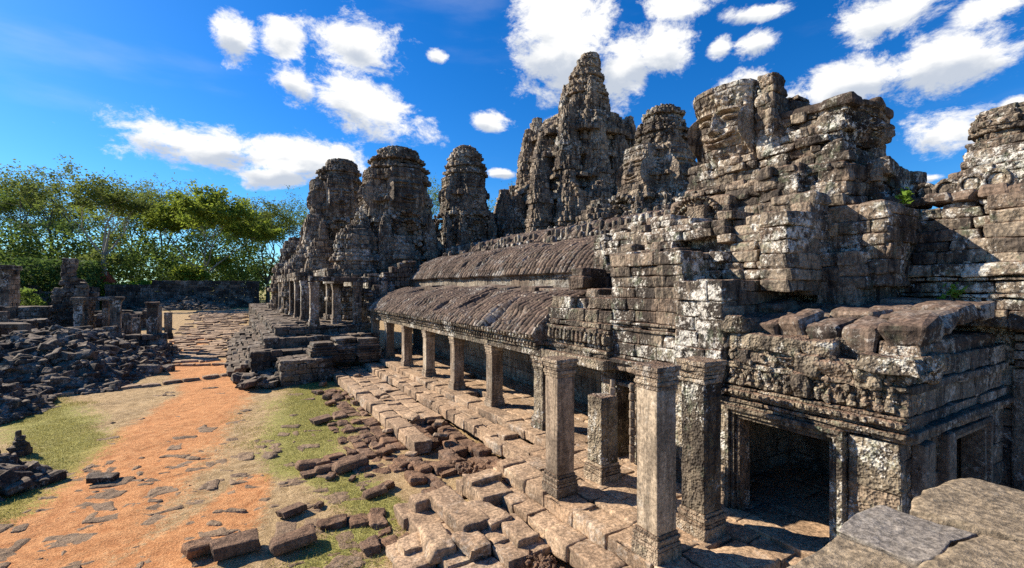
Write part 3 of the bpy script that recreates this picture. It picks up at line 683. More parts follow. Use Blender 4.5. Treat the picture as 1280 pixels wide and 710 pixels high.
for i, (y, z) in enumerate([(4.68, 6.50), (4.30, 6.56), (3.92, 6.58), (3.52, 6.62), (3.15, 6.64)]):
    a = np.linspace(0, 2 * math.pi, 25)[:-1]; mb = MB(); x = 13.25          # round antefix discs with a rolled rim
    for rr, xo in ((.24, 0), ):
        for q in a: mb.b((x, y + math.cos(q) * .19, z + math.sin(q) * .19), (.12, .035, .055), (q, 0, 0))
    mb.flush(4, .04, .02, 6, .05); an = mb.build('antefix', 'facade_stone', pav)
    mb = MB(); mb.b((x + .03, y, z), (.10, .15, .15)); mb.flush(6, .1, .03, 6, .05); mb.build('disc', 'facade_stone', an)
# stepped front masses, Y 6..9.5
mb = MB()
run(mb, (8.75, 9.48), (8.75, 7.15), 2.3, 5.5, L=.75, dep=.8, jit=.02, courses=[(2.32, 2.5, .05), (2.505, 2.62, .12), (2.625, 2.72, .03), (2.725, 3.05, 0), (3.055, 3.36, 0), (3.365, 3.44, .05), (3.445, 3.52, .01), (3.525, 3.6, .07), (3.605, 3.9, .0), (3.905, 4.2, .0), (4.205, 4.48, .0), (4.485, 4.75, .0), (4.755, 5.0, .03), (5.005, 5.32, .07)], tilt=.008)
run(mb, (8.75, 7.15), (12, 7.15), 4.5, 5.3, .3, .6, .6, .03); run(mb, (12.2, 9.48), (8.8, 9.48), 3.2, 5.3, .32, .7, .5, .03)
mb.box(9.4, 12, 7.2, 9.3, 3.3, 5.1); mb.box(8.72, 9.5, 7.2, 9.45, 5.02, 5.3)
run(mb, (8.52, 7.18), (8.52, 6.0), 2.3, 4.65, L=.6, dep=.9, jit=.025, courses=[(2.32, 2.45, .06), (2.455, 2.6, .12), (2.605, 2.9, .02), (2.9, 3.2, .05), (3.2, 3.55, .0), (3.555, 3.85, -.03), (3.855, 4.2, .0), (4.205, 4.62, .02)], tilt=.01)
run(mb, (8.52, 6.0), (10.5, 6.0), 3.2, 4.64, .33, .6, .6, .03); mb.box(8.9, 11, 6.1, 7.1, 3.3, 4.5)
mb.flush(7, .03, .03, 3, .035); mb.build('front_tier', 'facade_stone', pav)
mb = MB()                                                               # corbelled upper courses with the dark hole
hole = lambda s, z: (9.6 - s > 7.15 and 9.6 - s < 8.25 and 5.25 < z < 5.72)
run(mb, (9.45, 9.6), (9.45, 5.35), 4.65, 6.5, .21, .6, .95, .07, off=lambda s, z: -.62 * max(0, z - 4.7) - (.25 if s > 2.6 else 0), skip=hole, top=lambda s: 6.42 - .1 * s + .12 * math.sin(3 * s), tilt=.02)
run(mb, (9.7, 5.35), (12, 5.35), 4.4, 6.1, .28, .7, .6, .05)
mb.flush(7, .04, .045, 2.5, .06); mb.build('corbelled_tier', 'facade_stone', pav)
mb = MB(); mb.box(10.9, 13, 5.5, 9.4, 4.6, 6.0); mb.box(10.6, 11.0, 7.0, 8.4, 5.0, 5.9)
stack(mb, 9.6, 12.2, 9.5, 10.5, 4.9, 6.3, .28, .8, .6, .06, top=lambda x, y: 5.3 + .42 * (x - 9.4))
stack(mb, 10.9, 14.6, 10.4, 12.7, 4.4, 7.0, .27, .65, .6, .07, top=lambda x, y: 6.15 + .25 * (x - 10.9) + .2 * math.sin(y * 5), tilt=.03)
mb.flush(6, .04, .04, 2.5, .06); mb.build('stepped_end', 'facade_stone', pav)
mb = MB()
run(mb, (11.2, 7.9), (11.2, 6.2), 3.3, 6.3, .3, .6, .7, .06, tilt=.02); run(mb, (10.75, 6.3), (10.75, 5.4), 4.3, 6.55, .28, .5, .8, .06, tilt=.02); run(mb, (10.75, 5.4), (11.5, 5.4), 4.3, 6.55, .28, .5, .6, .05)
run(mb, (11.0, 5.45), (11.0, 4.65), 3.4, 5.25, .28, .5, .8, .06); run(mb, (11.0, 4.65), (12.6, 4.65), 3.4, 5.2, .28, .5, .6, .05); run(mb, (11.4, 5.5), (11.4, 4.3), 4.5, 6.25, .3, .55, .8, .06); run(mb, (11.4, 4.3), (13, 4.3), 4.5, 6.2, .3, .55, .6, .05)
mb.box(11.6, 13.5, 4.6, 7.6, 3.3, 6.15); mb.flush(7, .04, .045, 2.8, .06); mb.build('rear_tier', 'facade_stone', pav)

# the dark return wall at the far right edge
sw = thing('shaded_side_wall', 'tall dark wall of blocks in shade at the right, with a projecting pilaster', 'wall', (13.4, 2.6, -.9))
mb = MB(); run(mb, (13.3, 2.9), (19, 2.9), -.9, 3.7, .4, .8, .6, .03); run(mb, (13.9, 2.2), (13.9, 1.9), -.9, 3.6, .4, .8, .6, .02)
stack(mb, 16.0, 27, 2.95, 9, -.9, 6.4, .4, .8, .6, .06, top=lambda x, y: 6.2 - .6 * abs(math.sin(x * .7)), tilt=.02)
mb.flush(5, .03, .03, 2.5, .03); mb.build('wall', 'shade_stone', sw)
mb = MB(); mb.box(13.25, 13.95, 2.35, 2.95, -.9, 2.9); mb.flush(8, .03, .03, 2, .01)
for i in range(5): mb.box(13.18 - .03 * (i % 2), 14.2, 2.28 - .03 * (i % 2), 2.9, 2.92 + .17 * i, 3.07 + .17 * i)
mb.flush(6, .03, .03, 3, .03); mb.build('pilaster', 'shade_stone', sw)

# ------------------------------------------------------------------ face tower over the pavilion
ft = thing('face_tower', 'broad broken tower over the pavilion, its big smiling face cut off above the nose', 'tower', (14.5, 7.5, 5.5))
mb = MB(); MLD = lambda s, z: .09 * (int(z / .26) % 4 == 0) + .10 * ((int(s / .9) * 37 + int(z / 1.04) * 53) % 5 / 4 - .5)
stack(mb, 11.95, 14.9, 5.3, 10.0, 5.3, 7.3, .28, .5, .7, .08, tilt=.025, off=MLD)
stack(mb, 11.6, 12.6, 7.9, 9.9, 5.3, 7.0, .28, .5, .6, .12, tilt=.04); stack(mb, 11.7, 12.6, 6.2, 7.2, 5.3, 7.5, .28, .42, .6, .12, tilt=.04); stack(mb, 12.8, 15.2, 4.9, 5.6, 5.3, 7.4, .28, .5, .5, .12, tilt=.04)
stack(mb, 12.2, 14.6, 5.5, 9.85, 7.2, 8.15, .25, .44, .7, .08, tilt=.025, off=MLD, top=lambda x, y: 8.1 - .28 * max(0, 6.0 - y))
stack(mb, 12.75, 15.0, 5.7, 7.5, 8.05, 9.0, .24, .42, .6, .08, tilt=.025, off=MLD)
mb.flush(9, .045, .07, 3.0, .07, 3, .06); mb.build('base_tier', 'facade_stone', ft)
mb = MB()
stack(mb, 12.6, 14.5, 7.3, 9.55, 8.1, 9.95, .26, .42, .7, .12, tilt=.04, top=lambda x, y: 9.6 + .35 * (7.4 < y < 8.6) - .3 * (y > 9.2))
stack(mb, 12.40, 13.0, 7.25, 7.65, 8.1, 10.25, .22, .28, .3, .06, tilt=.04); stack(mb, 12.5, 13.4, 7.7, 8.3, 9.7, 10.15, .22, .4, .3, .06, tilt=.05)
mb.flush(9, .05, .07, 3.0, .07, 3, .06); mb.build('crown_block', 'facade_stone', ft)
mb = MB(); mb.b((13.9, 6.6, 9.06), (1.2, .95, .11), (.06, -.02, .02)); mb.b((13.0, 5.85, 9.02), (.35, .35, .13)); mb.b((14.2, 5.75, 9.1), (.4, .3, .12), (0, .1, .2)); mb.b((14.6, 5.85, 9.06), (.4, .35, .12), (.05, .1, 0))
mb.flush(12, .08, .06, 1.8, .06, 3); mb.build('cap_slab', 'roof_stone', ft)
carved_face('carved_face', ft, 12.44, 8.72, 9.02, .84, .95, 'x', 'facade_stone', .85, .12, n=110)
carved_face('carved_face', ft, 13.9, 5.66, 8.5, .68, .45, 'y', 'facade_stone', .6, .16, n=90)
mb = MB(); arch_pediment(mb, 11.5, 9.0, 6.3, .8, .75, 'x', .25, 19); arch_pediment(mb, 11.46, 9.0, 6.3, .58, .52, 'x', .25, 15); arch_pediment(mb, 11.42, 9.0, 6.3, .36, .32, 'x', .25, 11); mb.b((11.4, 8.75, 6.55), (.2, .28, .22)); mb.flush(6, .04, .03, 6, .1); mb.build('pediment', 'carved_stone', ft)

# ------------------------------------------------------------------ the other towers
def face_tower(label, prof, faces, ch, L, k=3, mat='tower_stone', extra=None, amp=.06, jit=.08, shape=CROSS, name='face_tower', cat='tower', crown=True, mould=.06, jt=.12):
    P = sorted(prof); root = thing(name, label, cat, (P[0][1], P[0][2], P[0][0]))
    cut = P[-1][0] - .22 * (P[-1][0] - P[0][0]) if crown else P[-1][0]
    lo = [p for p in P if p[0] < cut]; zi = [p[0] for p in P]
    mid = (cut, *[float(np.interp(cut, zi, [p[i] for p in P])) for i in (1, 2, 3)])
    mb = MB(); tower(mb, lo + [mid] if crown else P, ch, L, jit=jit, shape=shape, mould=mould, tilt=.035)
    if extra: extra(mb)
    mb.flush(k, .07, amp, 1.4, jt); mb.build('tower_body', mat, root)
    if crown:
        mb = MB(); tower(mb, [mid] + [p for p in P if p[0] >= cut], ch * .7, L * .7, jit=jit * 1.2, shape=CROSS, mould=mould * 1.1, tilt=.06, tier=3, rel=.12); mb.flush(k, .08, amp, 1.4, jt * 1.2); mb.build('crown', mat, root)
    for z, hw, hh, f, push in faces:
        cx, cy, w = (float(np.interp(z, zi, [p[i] for p in P])) for i in (1, 2, 3))
        if f == 'x': carved_face('carved_face', root, cx - w * push, cy, z, hw, hh, 'x', mat, .6, .12, n=64, follow=lambda q: np.interp(q, zi, [p[3] for p in P]))
        else: carved_face('carved_face', root, cx, cy - w * push, z, hw, hh, 'y', mat, .6, .12, n=64, follow=lambda q: np.interp(q, zi, [p[3] for p in P]))
    return root
def skirts(mb, prof, z):
    """arched pediments and small corner turrets round the foot of a tower"""
    P = sorted(prof); zs = [p[0] for p in P]; cx, cy, w = (float(np.interp(z, zs, [p[i] for p in P])) for i in (1, 2, 3))
    for f in 'xy':
        x, y = (cx - w * 1.05, cy) if f == 'x' else (cx, cy - w * 1.05)
        for s in (.5, .32): arch_pediment(mb, x - (.1 if f == 'x' and s < .4 else 0), y - (.1 if f == 'y' and s < .4 else 0), z - .6, w * s, w * s * 1.25, f, .4, 11)
        for s in (-1, 1):
            tx, ty = (x, cy + s * w * .62) if f == 'x' else (cx + s * w * .62, y); turret(mb, tx, ty, z - 2.6, z + .9, w * .2, .36, .4, jit=.06)
T3 = [(18.57, 20.47, 43.68, .62), (18.01, 20.47, 43.68, 1.40), (16.95, 20.54, 43.64, 1.75), (15.32, 20.51, 43.66, 2.03), (13.29, 20.51, 43.66, 2.17), (11.66, 20.51, 43.66, 2.45), (9.22, 20.58, 43.62, 2.72), (6, 20.6, 43.6, 2.9)]
T2 = [(16.67, 12.81, 41.27, 1.06), (16.1, 12.75, 41.3, 1.9), (14.68, 12.75, 41.3, 2.38), (13.26, 12.75, 41.3, 2.68), (11.83, 12.78, 41.28, 2.84), (10.41, 12.75, 41.3, 2.93), (8.63, 12.65, 41.36, 3.2), (4.5, 12.72, 41.32, 3.5)]
T1 = [(18.25, 10.45, 54.32, 1.34), (17.72, 10.45, 54.32, 1.57), (17.1, 10.33, 54.39, 2.05), (14.9, 10.07, 54.55, 2.39), (12.7, 9.99, 54.59, 2.39), (10.93, 9.95, 54.61, 2.65), (8.73, 9.76, 54.73, 3.06), (4.5, 9.61, 54.82, 3.5)]
TM = [(16.49, 25.2, 22.2, .85), (16.05, 25.15, 22.25, 1.2), (15.5, 25.15, 22.25, 1.25), (15.1, 25.15, 22.25, 1.6), (14.15, 25.15, 22.25, 1.8), (12.53, 24.95, 22.38, 2.1), (10.9, 24.75, 22.48, 2.4), (9.27, 24.5, 22.62, 2.75), (6, 24.4, 22.7, 3.1)]
TR = [(10.35, 22.7, 5.05, .8), (10.05, 22.75, 5.0, 1.05), (9.75, 22.8, 5.0, 1.05), (9.55, 22.8, 5.0, .92), (8.78, 22.8, 5.0, 1.25), (7.7, 22.8, 5.0, 1.48), (5.5, 22.8, 5.0, 1.65)]
face_tower('slender dark face tower standing apart, just left of the tallest central tower', T3, [(13.6, 1.0, 1.35, 'x', .98), (13.6, 1.0, 1.35, 'y', .98)], .40, .5, extra=lambda mb: (skirts(mb, T3, 10.6), skirts(mb, T3, 8.0)))
face_tower('bulky rounded face tower rising behind the left end of the gallery roof', T2, [(12.3, 1.35, 1.7, 'x', .98), (12.3, 1.35, 1.7, 'y', .98)], .38, .5, extra=lambda mb: (skirts(mb, T2, 9.4), skirts(mb, T2, 6.8)))
face_tower('face tower with a flat notched cap, farthest left of the group behind the colonnade', T1, [(13.7, 1.25, 1.7, 'x', .98), (13.7, 1.25, 1.7, 'y', .98)], .42, .55, extra=lambda mb: (skirts(mb, T1, 10.4), skirts(mb, T1, 7.4)))
face_tower('lichen-grey tower with a calm sunlit face, between tallest and broken towers', TM, [(11.9, 1.1, 1.4, 'x', 1.0), (11.9, 1.1, 1.4, 'y', .98)], .30, .42, k=4, extra=lambda mb: skirts(mb, TM, 9.2))
face_tower('pale plain tower with a wide flat cap, cut by the right frame edge', TR, [], .30, .42, k=4, mat='facade_stone', shape=SQ, mould=.02, jit=.04, amp=.03)
TC = [(28.74, 32.71, 38.71, .95), (27.21, 32.42, 38.88, 1.4), (25.09, 32.2, 39.01, 2.05), (23.4, 32.35, 38.92, 2.3), (22.0, 32.17, 39.03, 2.45), (21.4, 31.95, 39.16, 4.1), (19.58, 31.75, 39.3, 5.0), (17.04, 31.66, 39.33, 5.45), (14.5, 31.44, 39.47, 5.9), (11.96, 30.9, 39.8, 6.4), (9.42, 30.71, 39.9, 6.9), (6, 30.7, 39.9, 7.2)]
def central_extra(mb):
    for i in range(12):
        a = i * math.pi / 6 + .2; R = 5.3; x, y = 31.6 + R * math.cos(a), 39.4 + R * math.sin(a)
        turret(mb, x, y, 9, 19.2 + 2.4 * ((i * 5) % 3) / 2, 1.45, .45, .5, jit=.09)
    for i in range(16):
        a = i * math.pi / 8 + .1; R = 7.2; x, y = 31.0 + R * math.cos(a), 39.7 + R * math.sin(a)
        turret(mb, x, y, 6, 13.2 + 2.6 * ((i * 7) % 4) / 3, 1.4, .45, .5, jit=.09)
    turret(mb, 35.8, 36.9, 10, 22.0, 1.7, .45, .5, jit=.09); turret(mb, 27.9, 41.6, 10, 21.9, 1.7, .45, .5, jit=.09); turret(mb, 30.0, 36.6, 10, 21.0, 1.5, .45, .5, jit=.09)
    for i in range(7): mb.b((32.5 + .75 * math.cos(i * .9), 38.8 + .75 * math.sin(i * .9), 26.6), (.32, .3, 1.5 + .5 * math.sin(i * 2.3)), (rng.normal(0, .04), rng.normal(0, .04), i * .9))
    for i in range(8):
        a = i * math.pi / 4 + .4; turret(mb, 32.2 + 2.1 * math.cos(a), 39 + 2.1 * math.sin(a), 19, 24 + 1.6 * (i % 2), .8, .42, .45, jit=.08)
ct = face_tower('tallest central tower, a jagged spire of clustered turrets above a dark arched doorway', TC, [(20.2, 1.0, 1.2, 'x', .98)], .46, .6, extra=central_extra, jit=.10, name='central_tower', mould=.06)
mb = MB()                                                               # its doorway: dark tall arch in a projecting bay
cx, cy = 26.2, 33.9
ang = 0
run(mb, (cx, cy + 1.35), (cx, cy + .55), 7, 13, .42, .5, .9, .06); run(mb, (cx, cy - .55), (cx, cy - 1.35), 7, 13, .42, .5, .9, .06); run(mb, (cx, cy - 1.35), (cx + 4, cy - 1.35), 7, 13, .42, .5, .9, .06)
run(mb, (cx, cy + .55), (cx, cy - .55), 12.0, 13, .42, .5, .9, .06); run(mb, (cx, cy + .55), (cx, cy - .55), 9.0, 9.5, .3, .5, .5, .03)
arch_pediment(mb, cx - .1, cy, 12.2, 1.4, 1.7, 'x', .5, 11); arch_pediment(mb, cx - .1, cy, 11.4, .68, 1.0, 'x', .5, 9)
mb.flush(4, .06, .06, 2, .08); mb.build('doorway', 'tower_stone', ct)

def small(label, prof, ch=.38, L=.5, k=3, **kw): return face_tower(label, prof, [], ch, L, k, name=kw.pop('name', 'ruined_turret'), cat=kw.pop('cat', 'turret'), crown=kw.pop('crown', False), **kw)
small('domed ruined turret with a ribbed barrel top beside the left end of the gallery roof', [(9.3, 8.7, 39, .7), (8.9, 8.7, 39, 1.3), (8.0, 8.7, 39, 1.65), (6.6, 8.7, 39, 1.75), (5.5, 8.6, 39, 2.0), (2, 8.6, 39, 2.3)], .32, .45)
small('low stepped turret in front of the bulky rounded tower', [(8.6, 12.0, 38.2, .5), (8.0, 12.0, 38.2, 1.1), (6.8, 12.0, 38.2, 1.5), (5.4, 12.0, 38.2, 1.8), (2, 12.0, 38.2, 2.1)], .34, .45)
small('dark squat turret between the bulky tower and the slender tower', [(8.9, 15.2, 40.0, .6), (8.2, 15.2, 40.0, 1.2), (6.5, 15.2, 40, 1.6), (4, 15.2, 40, 1.8)], .34, .45)
small('narrow ruined turret stepping down left of the notched-cap tower', [(12.6, 7.9, 53.5, .5), (11.5, 7.9, 53.5, 1.1), (9, 7.9, 53.5, 1.5), (7, 7.9, 53.5, 1.8), (3, 7.9, 53.5, 2.1)], .42, .55)
small('small turret with a rounded head directly below the notched-cap tower', [(8.7, 7.0, 46.2, .4), (8.2, 7.0, 46.2, .9), (7, 7.0, 46.2, 1.15), (5.6, 7.0, 46.2, 1.5), (2, 7, 46.2, 1.8)], .36, .48)
small('leftmost crumbling turret at the end of the colonnade, dark against the trees', [(10.2, 6.6, 62, .5), (9.4, 6.6, 62, 1.2), (7.5, 6.6, 62, 1.9), (5.5, 6.4, 62, 2.3), (2, 6.4, 62, 2.7)], .45, .6)
small('broken turret stump low among the ruins left of the domed turret', [(7.4, 5.9, 49.5, .9), (6.6, 5.9, 49.5, 1.5), (5.4, 5.9, 49.5, 1.7), (2, 5.9, 49.5, 1.9)], .4, .5)
small('ruined turret base merging into the foot of the lichen-grey tower', [(10.2, 21.4, 24.2, .6), (9.4, 21.4, 24.2, 1.3), (8.2, 21.4, 24.2, 1.7), (6, 21.4, 24.2, 2.1)], .32, .42)
small('cluster of broken pinnacles left of the central tower foot', [(11.5, 25.6, 42.4, .5), (10.4, 25.6, 42.4, 1.2), (9, 25.4, 42.4, 1.6), (6, 25.4, 42.4, 1.9)], .4, .5)
inn = thing('inner_gallery', 'inner gallery roofs lined with worn crest stones at the feet of the towers', 'gallery', (16, 20, 3))
mb = MB(); run(mb, (16.2, 44), (16.2, 13), 5.4, 7.2, .35, .7, .6, .05, tilt=.02); run(mb, (20.5, 44), (20.5, 22), 6, 8.4, .38, .6, .6, .08, tilt=.02, miss=.05); mb.box(16.6, 22, 13, 44, 5, 7); mb.flush(3, .05, .05, 2, .06); mb.build('wall', 'tower_stone', inn)
vault(inn, 'roof', 15.9, 7.1, 18.2, 8.1, 13, 43.5, .85, .36, 5, .08, dy=.07, n=26)
finials(inn, 16.0, 13, 43.5, 7.42, .46, .8, .3, 'crest_stone'); finials(inn, 18.2, 13, 43.5, 8.22, .7, .7, .26, 'crest_stone')
# ------------------------------------------------------------------ far porch: stepped platform, colonnade, beams
pl = thing('stone_platform', 'high stepped platform of dark block courses in front of the far porch pillars', 'platform', (2, 29.5, -.9))
rag = lambda a, f: (lambda x, y: a + .28 * (vnoise(np.array([[x * .9 + f, y * .9, f]]))[0] - .5))
mb = MB()
stack(mb, 2.3, 5.0, 28.2, 30.2, -1, .45, .3, .8, .7, .06, top=rag(.45, 1), tilt=.02)
stack(mb, 1.0, 8.0, 30.6, 36, -1, .75, .3, .9, .7, .05, top=rag(.75, 2), tilt=.02)
stack(mb, 1.8, 8.2, 32.0, 60, -.8, 1.35, .3, .9, .7, .04, tilt=.02)
stack(mb, 2.4, 8.4, 33.2, 80, 0, 1.92, .3, .9, .7, .04, tilt=.02)
mb.flush(6, .05, .09, 2.2, .08, 3, .06); mb.build('platform_tier', 'rubble_stone', pl)
mb = MB()
for i in range(6): run(mb, (1.5 - .34 * (5 - i), 56), (1.5 - .34 * (5 - i), 31.6 + .25 * (5 - i)), -.85 + .22 * i, -.6 + .22 * i, L=.9, dep=.6, jit=.12, courses=[(-.85 + .22 * i, -.6 + .22 * i, 0)], tilt=.05, miss=.14)
mb.flush(4, .04, .04, 2.2, .05); mb.build('step', 'rubble_stone', pl)
for i, (x, y, h, lab) in enumerate([(4.6, 29.4, .9, 'left'), (6.0, 30.2, 1.1, 'middle'), (7.3, 29.9, 1.0, 'right')]):
    r = thing('stacked_pedestal', {'left': 'squat stack of moulded slabs on the low front block of the platform', 'middle': 'tallest stack of moulded slabs below the single far pillar', 'right': 'stack of moulded slabs close to the first gallery pillars'}[lab], 'pedestal', (x, y, .2), 'stacked slab pedestals on the platform')
    mb = MB(); z = -.1
    while z < h + .2:
        t = .12 + .08 * rng.random(); s = .55 + .22 * abs(math.sin(z * 3)); mb.b((x + rng.normal(0, .03), y, z + t / 2), (s, s, t / 2 - .005), (0, 0, rng.normal(0, .05))); z += t
    mb.flush(6, .04, .04, 3, .05); mb.build('slab', 'rubble_stone', r)

FP = 'pillars of the far porch and colonnade'
for x, y, z, h, w, lab in [
    (4.75, 33.5, 1.92, 2.85, .52, 'single tall sunlit pillar on the front corner of the far platform'),
    (6.35, 34.6, 1.92, 2.75, .50, 'pillar carrying the porch beam next behind the tall front pillar of the far platform'),
    (7.55, 33.6, 1.6, 2.9, .52, 'pillar of the far porch nearest the end of the long gallery'),
    (8.2, 34.6, .9, 2.2, .5, 'short square pillar standing between far porch and first gallery pillar')]:
    pillar('stone_pillar', x, y, z, h, w, lab, group=FP, lod=6, rough=.02, mat='facade_stone')
for i in range(9):
    pillar('stone_pillar', 4.75 + .04 * i, 38.0 + 4.2 * i, 1.92, 3.0 + .12 * i, .56, 'weathered pillar in the receding colonnade row along the far platform', group='receding colonnade row', lod=5, rough=.02, mat='facade_stone')
    if i < 8: pillar('stone_pillar', 6.6, 38.6 + 4.4 * i, 1.92, 3.0, .5, 'shadowed pillar in the back row of the far colonnade', group='back colonnade row', lod=4, rough=.02, mat='facade_stone')
mb = MB(); be = thing('porch_beam', 'heavy stone beams lying across the far porch pillars', 'beam', (6.2, 34, 4.7))
mb.box(6.05, 6.65, 33.4, 38.2, 4.70, 5.05); mb.box(4.45, 8.3, 33.3, 33.95, 4.82, 5.15, (0, .02, 0)); mb.box(7.2, 7.9, 33.2, 36.5, 4.5, 4.85)
mb.flush(10, .05, .05, 1.6, .04, 3); mb.build('beam', 'facade_stone', be)
co = thing('colonnade_entablature', 'broken beams and courses lying along the top of the far colonnade', 'beam', (4.9, 38, 5))
mb = MB(); run(mb, (4.5, 60), (4.5, 41.6), 4.95, 5.65, .35, 1.4, .7, .06, tilt=.02); mb.flush(4, .05, .05, 1.6, .04, 3); mb.build('course', 'facade_stone', co); mb = MB(); run(mb, (6.3, 74), (6.3, 38), 4.9, 5.9, .35, 1.2, .7, .06, tilt=.02)
mb.flush(4, .05, .05, 1.6, .04, 3); mb.build('course', 'facade_stone', co)
po = thing('far_porch', 'tumbledown far porch wall with a dark doorway at the left end of the long gallery', 'porch', (8.3, 34, .5))
mb = MB()
run(mb, (8.4, 40), (8.4, 36.6), .5, 6.2, .34, .6, .8, .09, tilt=.03, top=lambda s: 5.6 + .6 * math.sin(s * 2)); run(mb, (8.4, 35.2), (8.4, 34.0), .3, 5.4, .34, .6, .8, .08, tilt=.03); run(mb, (8.4, 34.1), (12, 34.1), 2.5, 6.4, .34, .6, .8, .08, tilt=.03, top=lambda s: 5.0 + .45 * s)
run(mb, (8.4, 36.7), (8.4, 35.1), 3.4, 5.2, .34, .6, .8, .08, tilt=.03)
mb.box(9.5, 13, 34.6, 40, 2, 5.4); arch_pediment(mb, 8.2, 33.8, 3.0, .9, 1.3, 'x', .6, 11)
stack(mb, 8.3, 9.6, 33.4, 34.3, 3.0, 4.9, .3, .6, .5, .06, top=lambda x, y: 4.2 + .5 * (x - 8.3))
mb.flush(5, .05, .05, 2, .06); mb.build('wall', 'facade_stone', po)

# ------------------------------------------------------------------ paved terrace in steps in front of gallery and porch
def slabs(mb, x0, x1, y0, y1, ztop, lx, ly, th=.3, jz=.02, gap=.012, miss=.02, tilt=.012, along='y', skip=None):
    if along == 'y':
        x = x0
        while x < x1 - .02:
            w = lx * (.8 + .4 * rng.random()); w = x1 - x if x1 - (x + w) < .4 * lx else w
            y = y0
            while y < y1 - .02:
                l = ly * (.6 + .8 * rng.random()); l = y1 - y if y1 - (y + l) < .35 * ly else l
                if rng.random() > miss and not (skip and skip(x + w / 2, y + l / 2)):
                    mb.b((x + w / 2, y + l / 2, ztop - th / 2 + rng.normal(0, jz)), (w / 2 - gap, l / 2 - gap, th / 2), (rng.normal(0, tilt), rng.normal(0, tilt), rng.normal(0, tilt * .7)))
                y += l
            x += w
    else:
        y = y0
        while y < y1 - .02:
            w = ly * (.8 + .4 * rng.random()); w = y1 - y if y1 - (y + w) < .4 * ly else w
            x = x0
            while x < x1 - .02:
                l = lx * (.6 + .8 * rng.random()); l = x1 - x if x1 - (x + l) < .35 * lx else l
                if rng.random() > miss and not (skip and skip(x + l / 2, y + w / 2)):
                    mb.b((x + l / 2, y + w / 2, ztop - th / 2 + rng.normal(0, jz)), (l / 2 - gap, w / 2 - gap, th / 2), (rng.normal(0, tilt), rng.normal(0, tilt), rng.normal(0, tilt * .7)))
                x += l
            y += w
pv = MB()
slabs(pv, 7.9, 11.8, 10.6, 34, 0, .75, 1.0, .3, .012); slabs(pv, 8.75, 12.3, 3.4, 10.6, 0, .8, 1.0, .25, .01)
slabs(pv, 5.85, 8.75, 4.4, 10.6, 0, .66, .85, .34, .012, miss=0)
slabs(pv, 7.05, 7.9, 13.2, 33, -.22, .42, .95, .35, .02, miss=.03)
slabs(pv, 6.9, 7.9, 10.6, 13.4, -.24, .5, .8, .35, .04, miss=.06, tilt=.03)
slabs(pv, 5.7, 7.05, 17, 33, -.50, .66, .95, .3, .03, miss=.06, tilt=.018)
slabs(pv, 5.0, 5.62, 14.4, 33.2, -.44, .62, 1.05, .42, .02, miss=.02, tilt=.014)
slabs(pv, 5.3, 5.85, 4.4, 9.6, -.27, .5, .85, .34, .02, miss=0)
slabs(pv, 4.85, 7.0, 9.4, 11.0, -.30, .55, 1.0, .4, .04, miss=.05, along='x')
slabs(pv, 4.35, 5.3, 6.6, 9.6, -.50, .7, .95, .36, .03, miss=.10, skip=lambda x, y: abs(x - 4.9) < .3 and abs(y - 7.1) < .35)
slabs(pv, 4.35, 5.3, 4.0, 6.6, -.50, .6, .95, .36, .02)
slabs(pv, 3.4, 4.35, 4.0, 10.4, -.62, .75, 1.1, .36, .03, miss=.03)
slabs(pv, 2.7, 3.4, 6.0, 9.6, -.78, .6, .9, .3, .03, miss=.03, tilt=.03); slabs(pv, 3.3, 4.9, 10.2, 11.0, -.70, .9, .7, .3, .03, tilt=.03, along='x')
pv.flush(10, .028, .038, 3.8, .042, 3, .035)
tag(pv.build('stone_paving', 'paving_stone', None, True), kind='structure')
up = MB()                                                               # raised rows of long step blocks crossing the lower paving
LB = [(4.25, 9.55, .30, .95, .16, -.40), (4.75, 9.0, .26, .55, .13, -.40), (4.05, 8.35, .24, .40, .12, -.50), (3.55, 8.9, .24, .5, .12, -.56), (3.15, 9.2, .3, .3, .12, -.68), (5.0, 8.2, .24, .5, .10, -.42), (4.1, 10.55, .5, .26, .14, -.52), (5.3, 10.3, .45, .3, .14, -.2)]
GB = 'long cut step blocks lying loose on the near paving'
bl = ['longest cut block, lying lengthwise at the back of the near paving', 'cut block between the longest block and the step below the second pillar', 'block in the middle of the near paving, in front of the longest block', 'block on the left side of the near paving, beside the leftmost square block', 'small square block at the far left corner of the near paving', 'low block against the step below the second pillar', 'crosswise block at the back left corner of the near paving', 'thick crosswise block at the back of the near paving, left of the second pillar foot']
for (x, y, hx, hy, hz, z), lb in zip(LB, bl):
    z -= .04
    mb = MB(); mb.b((x, y, z), (hx, hy, hz), (rng.normal(0, .015), rng.normal(0, .015), rng.normal(0, .05))); mb.flush(14, .035, .05, 3.6, .09, 3, .045)
    tag(mb.build('step_block', 'paving_stone', None, True, (x, y, z)), lb, 'stone block', GB)
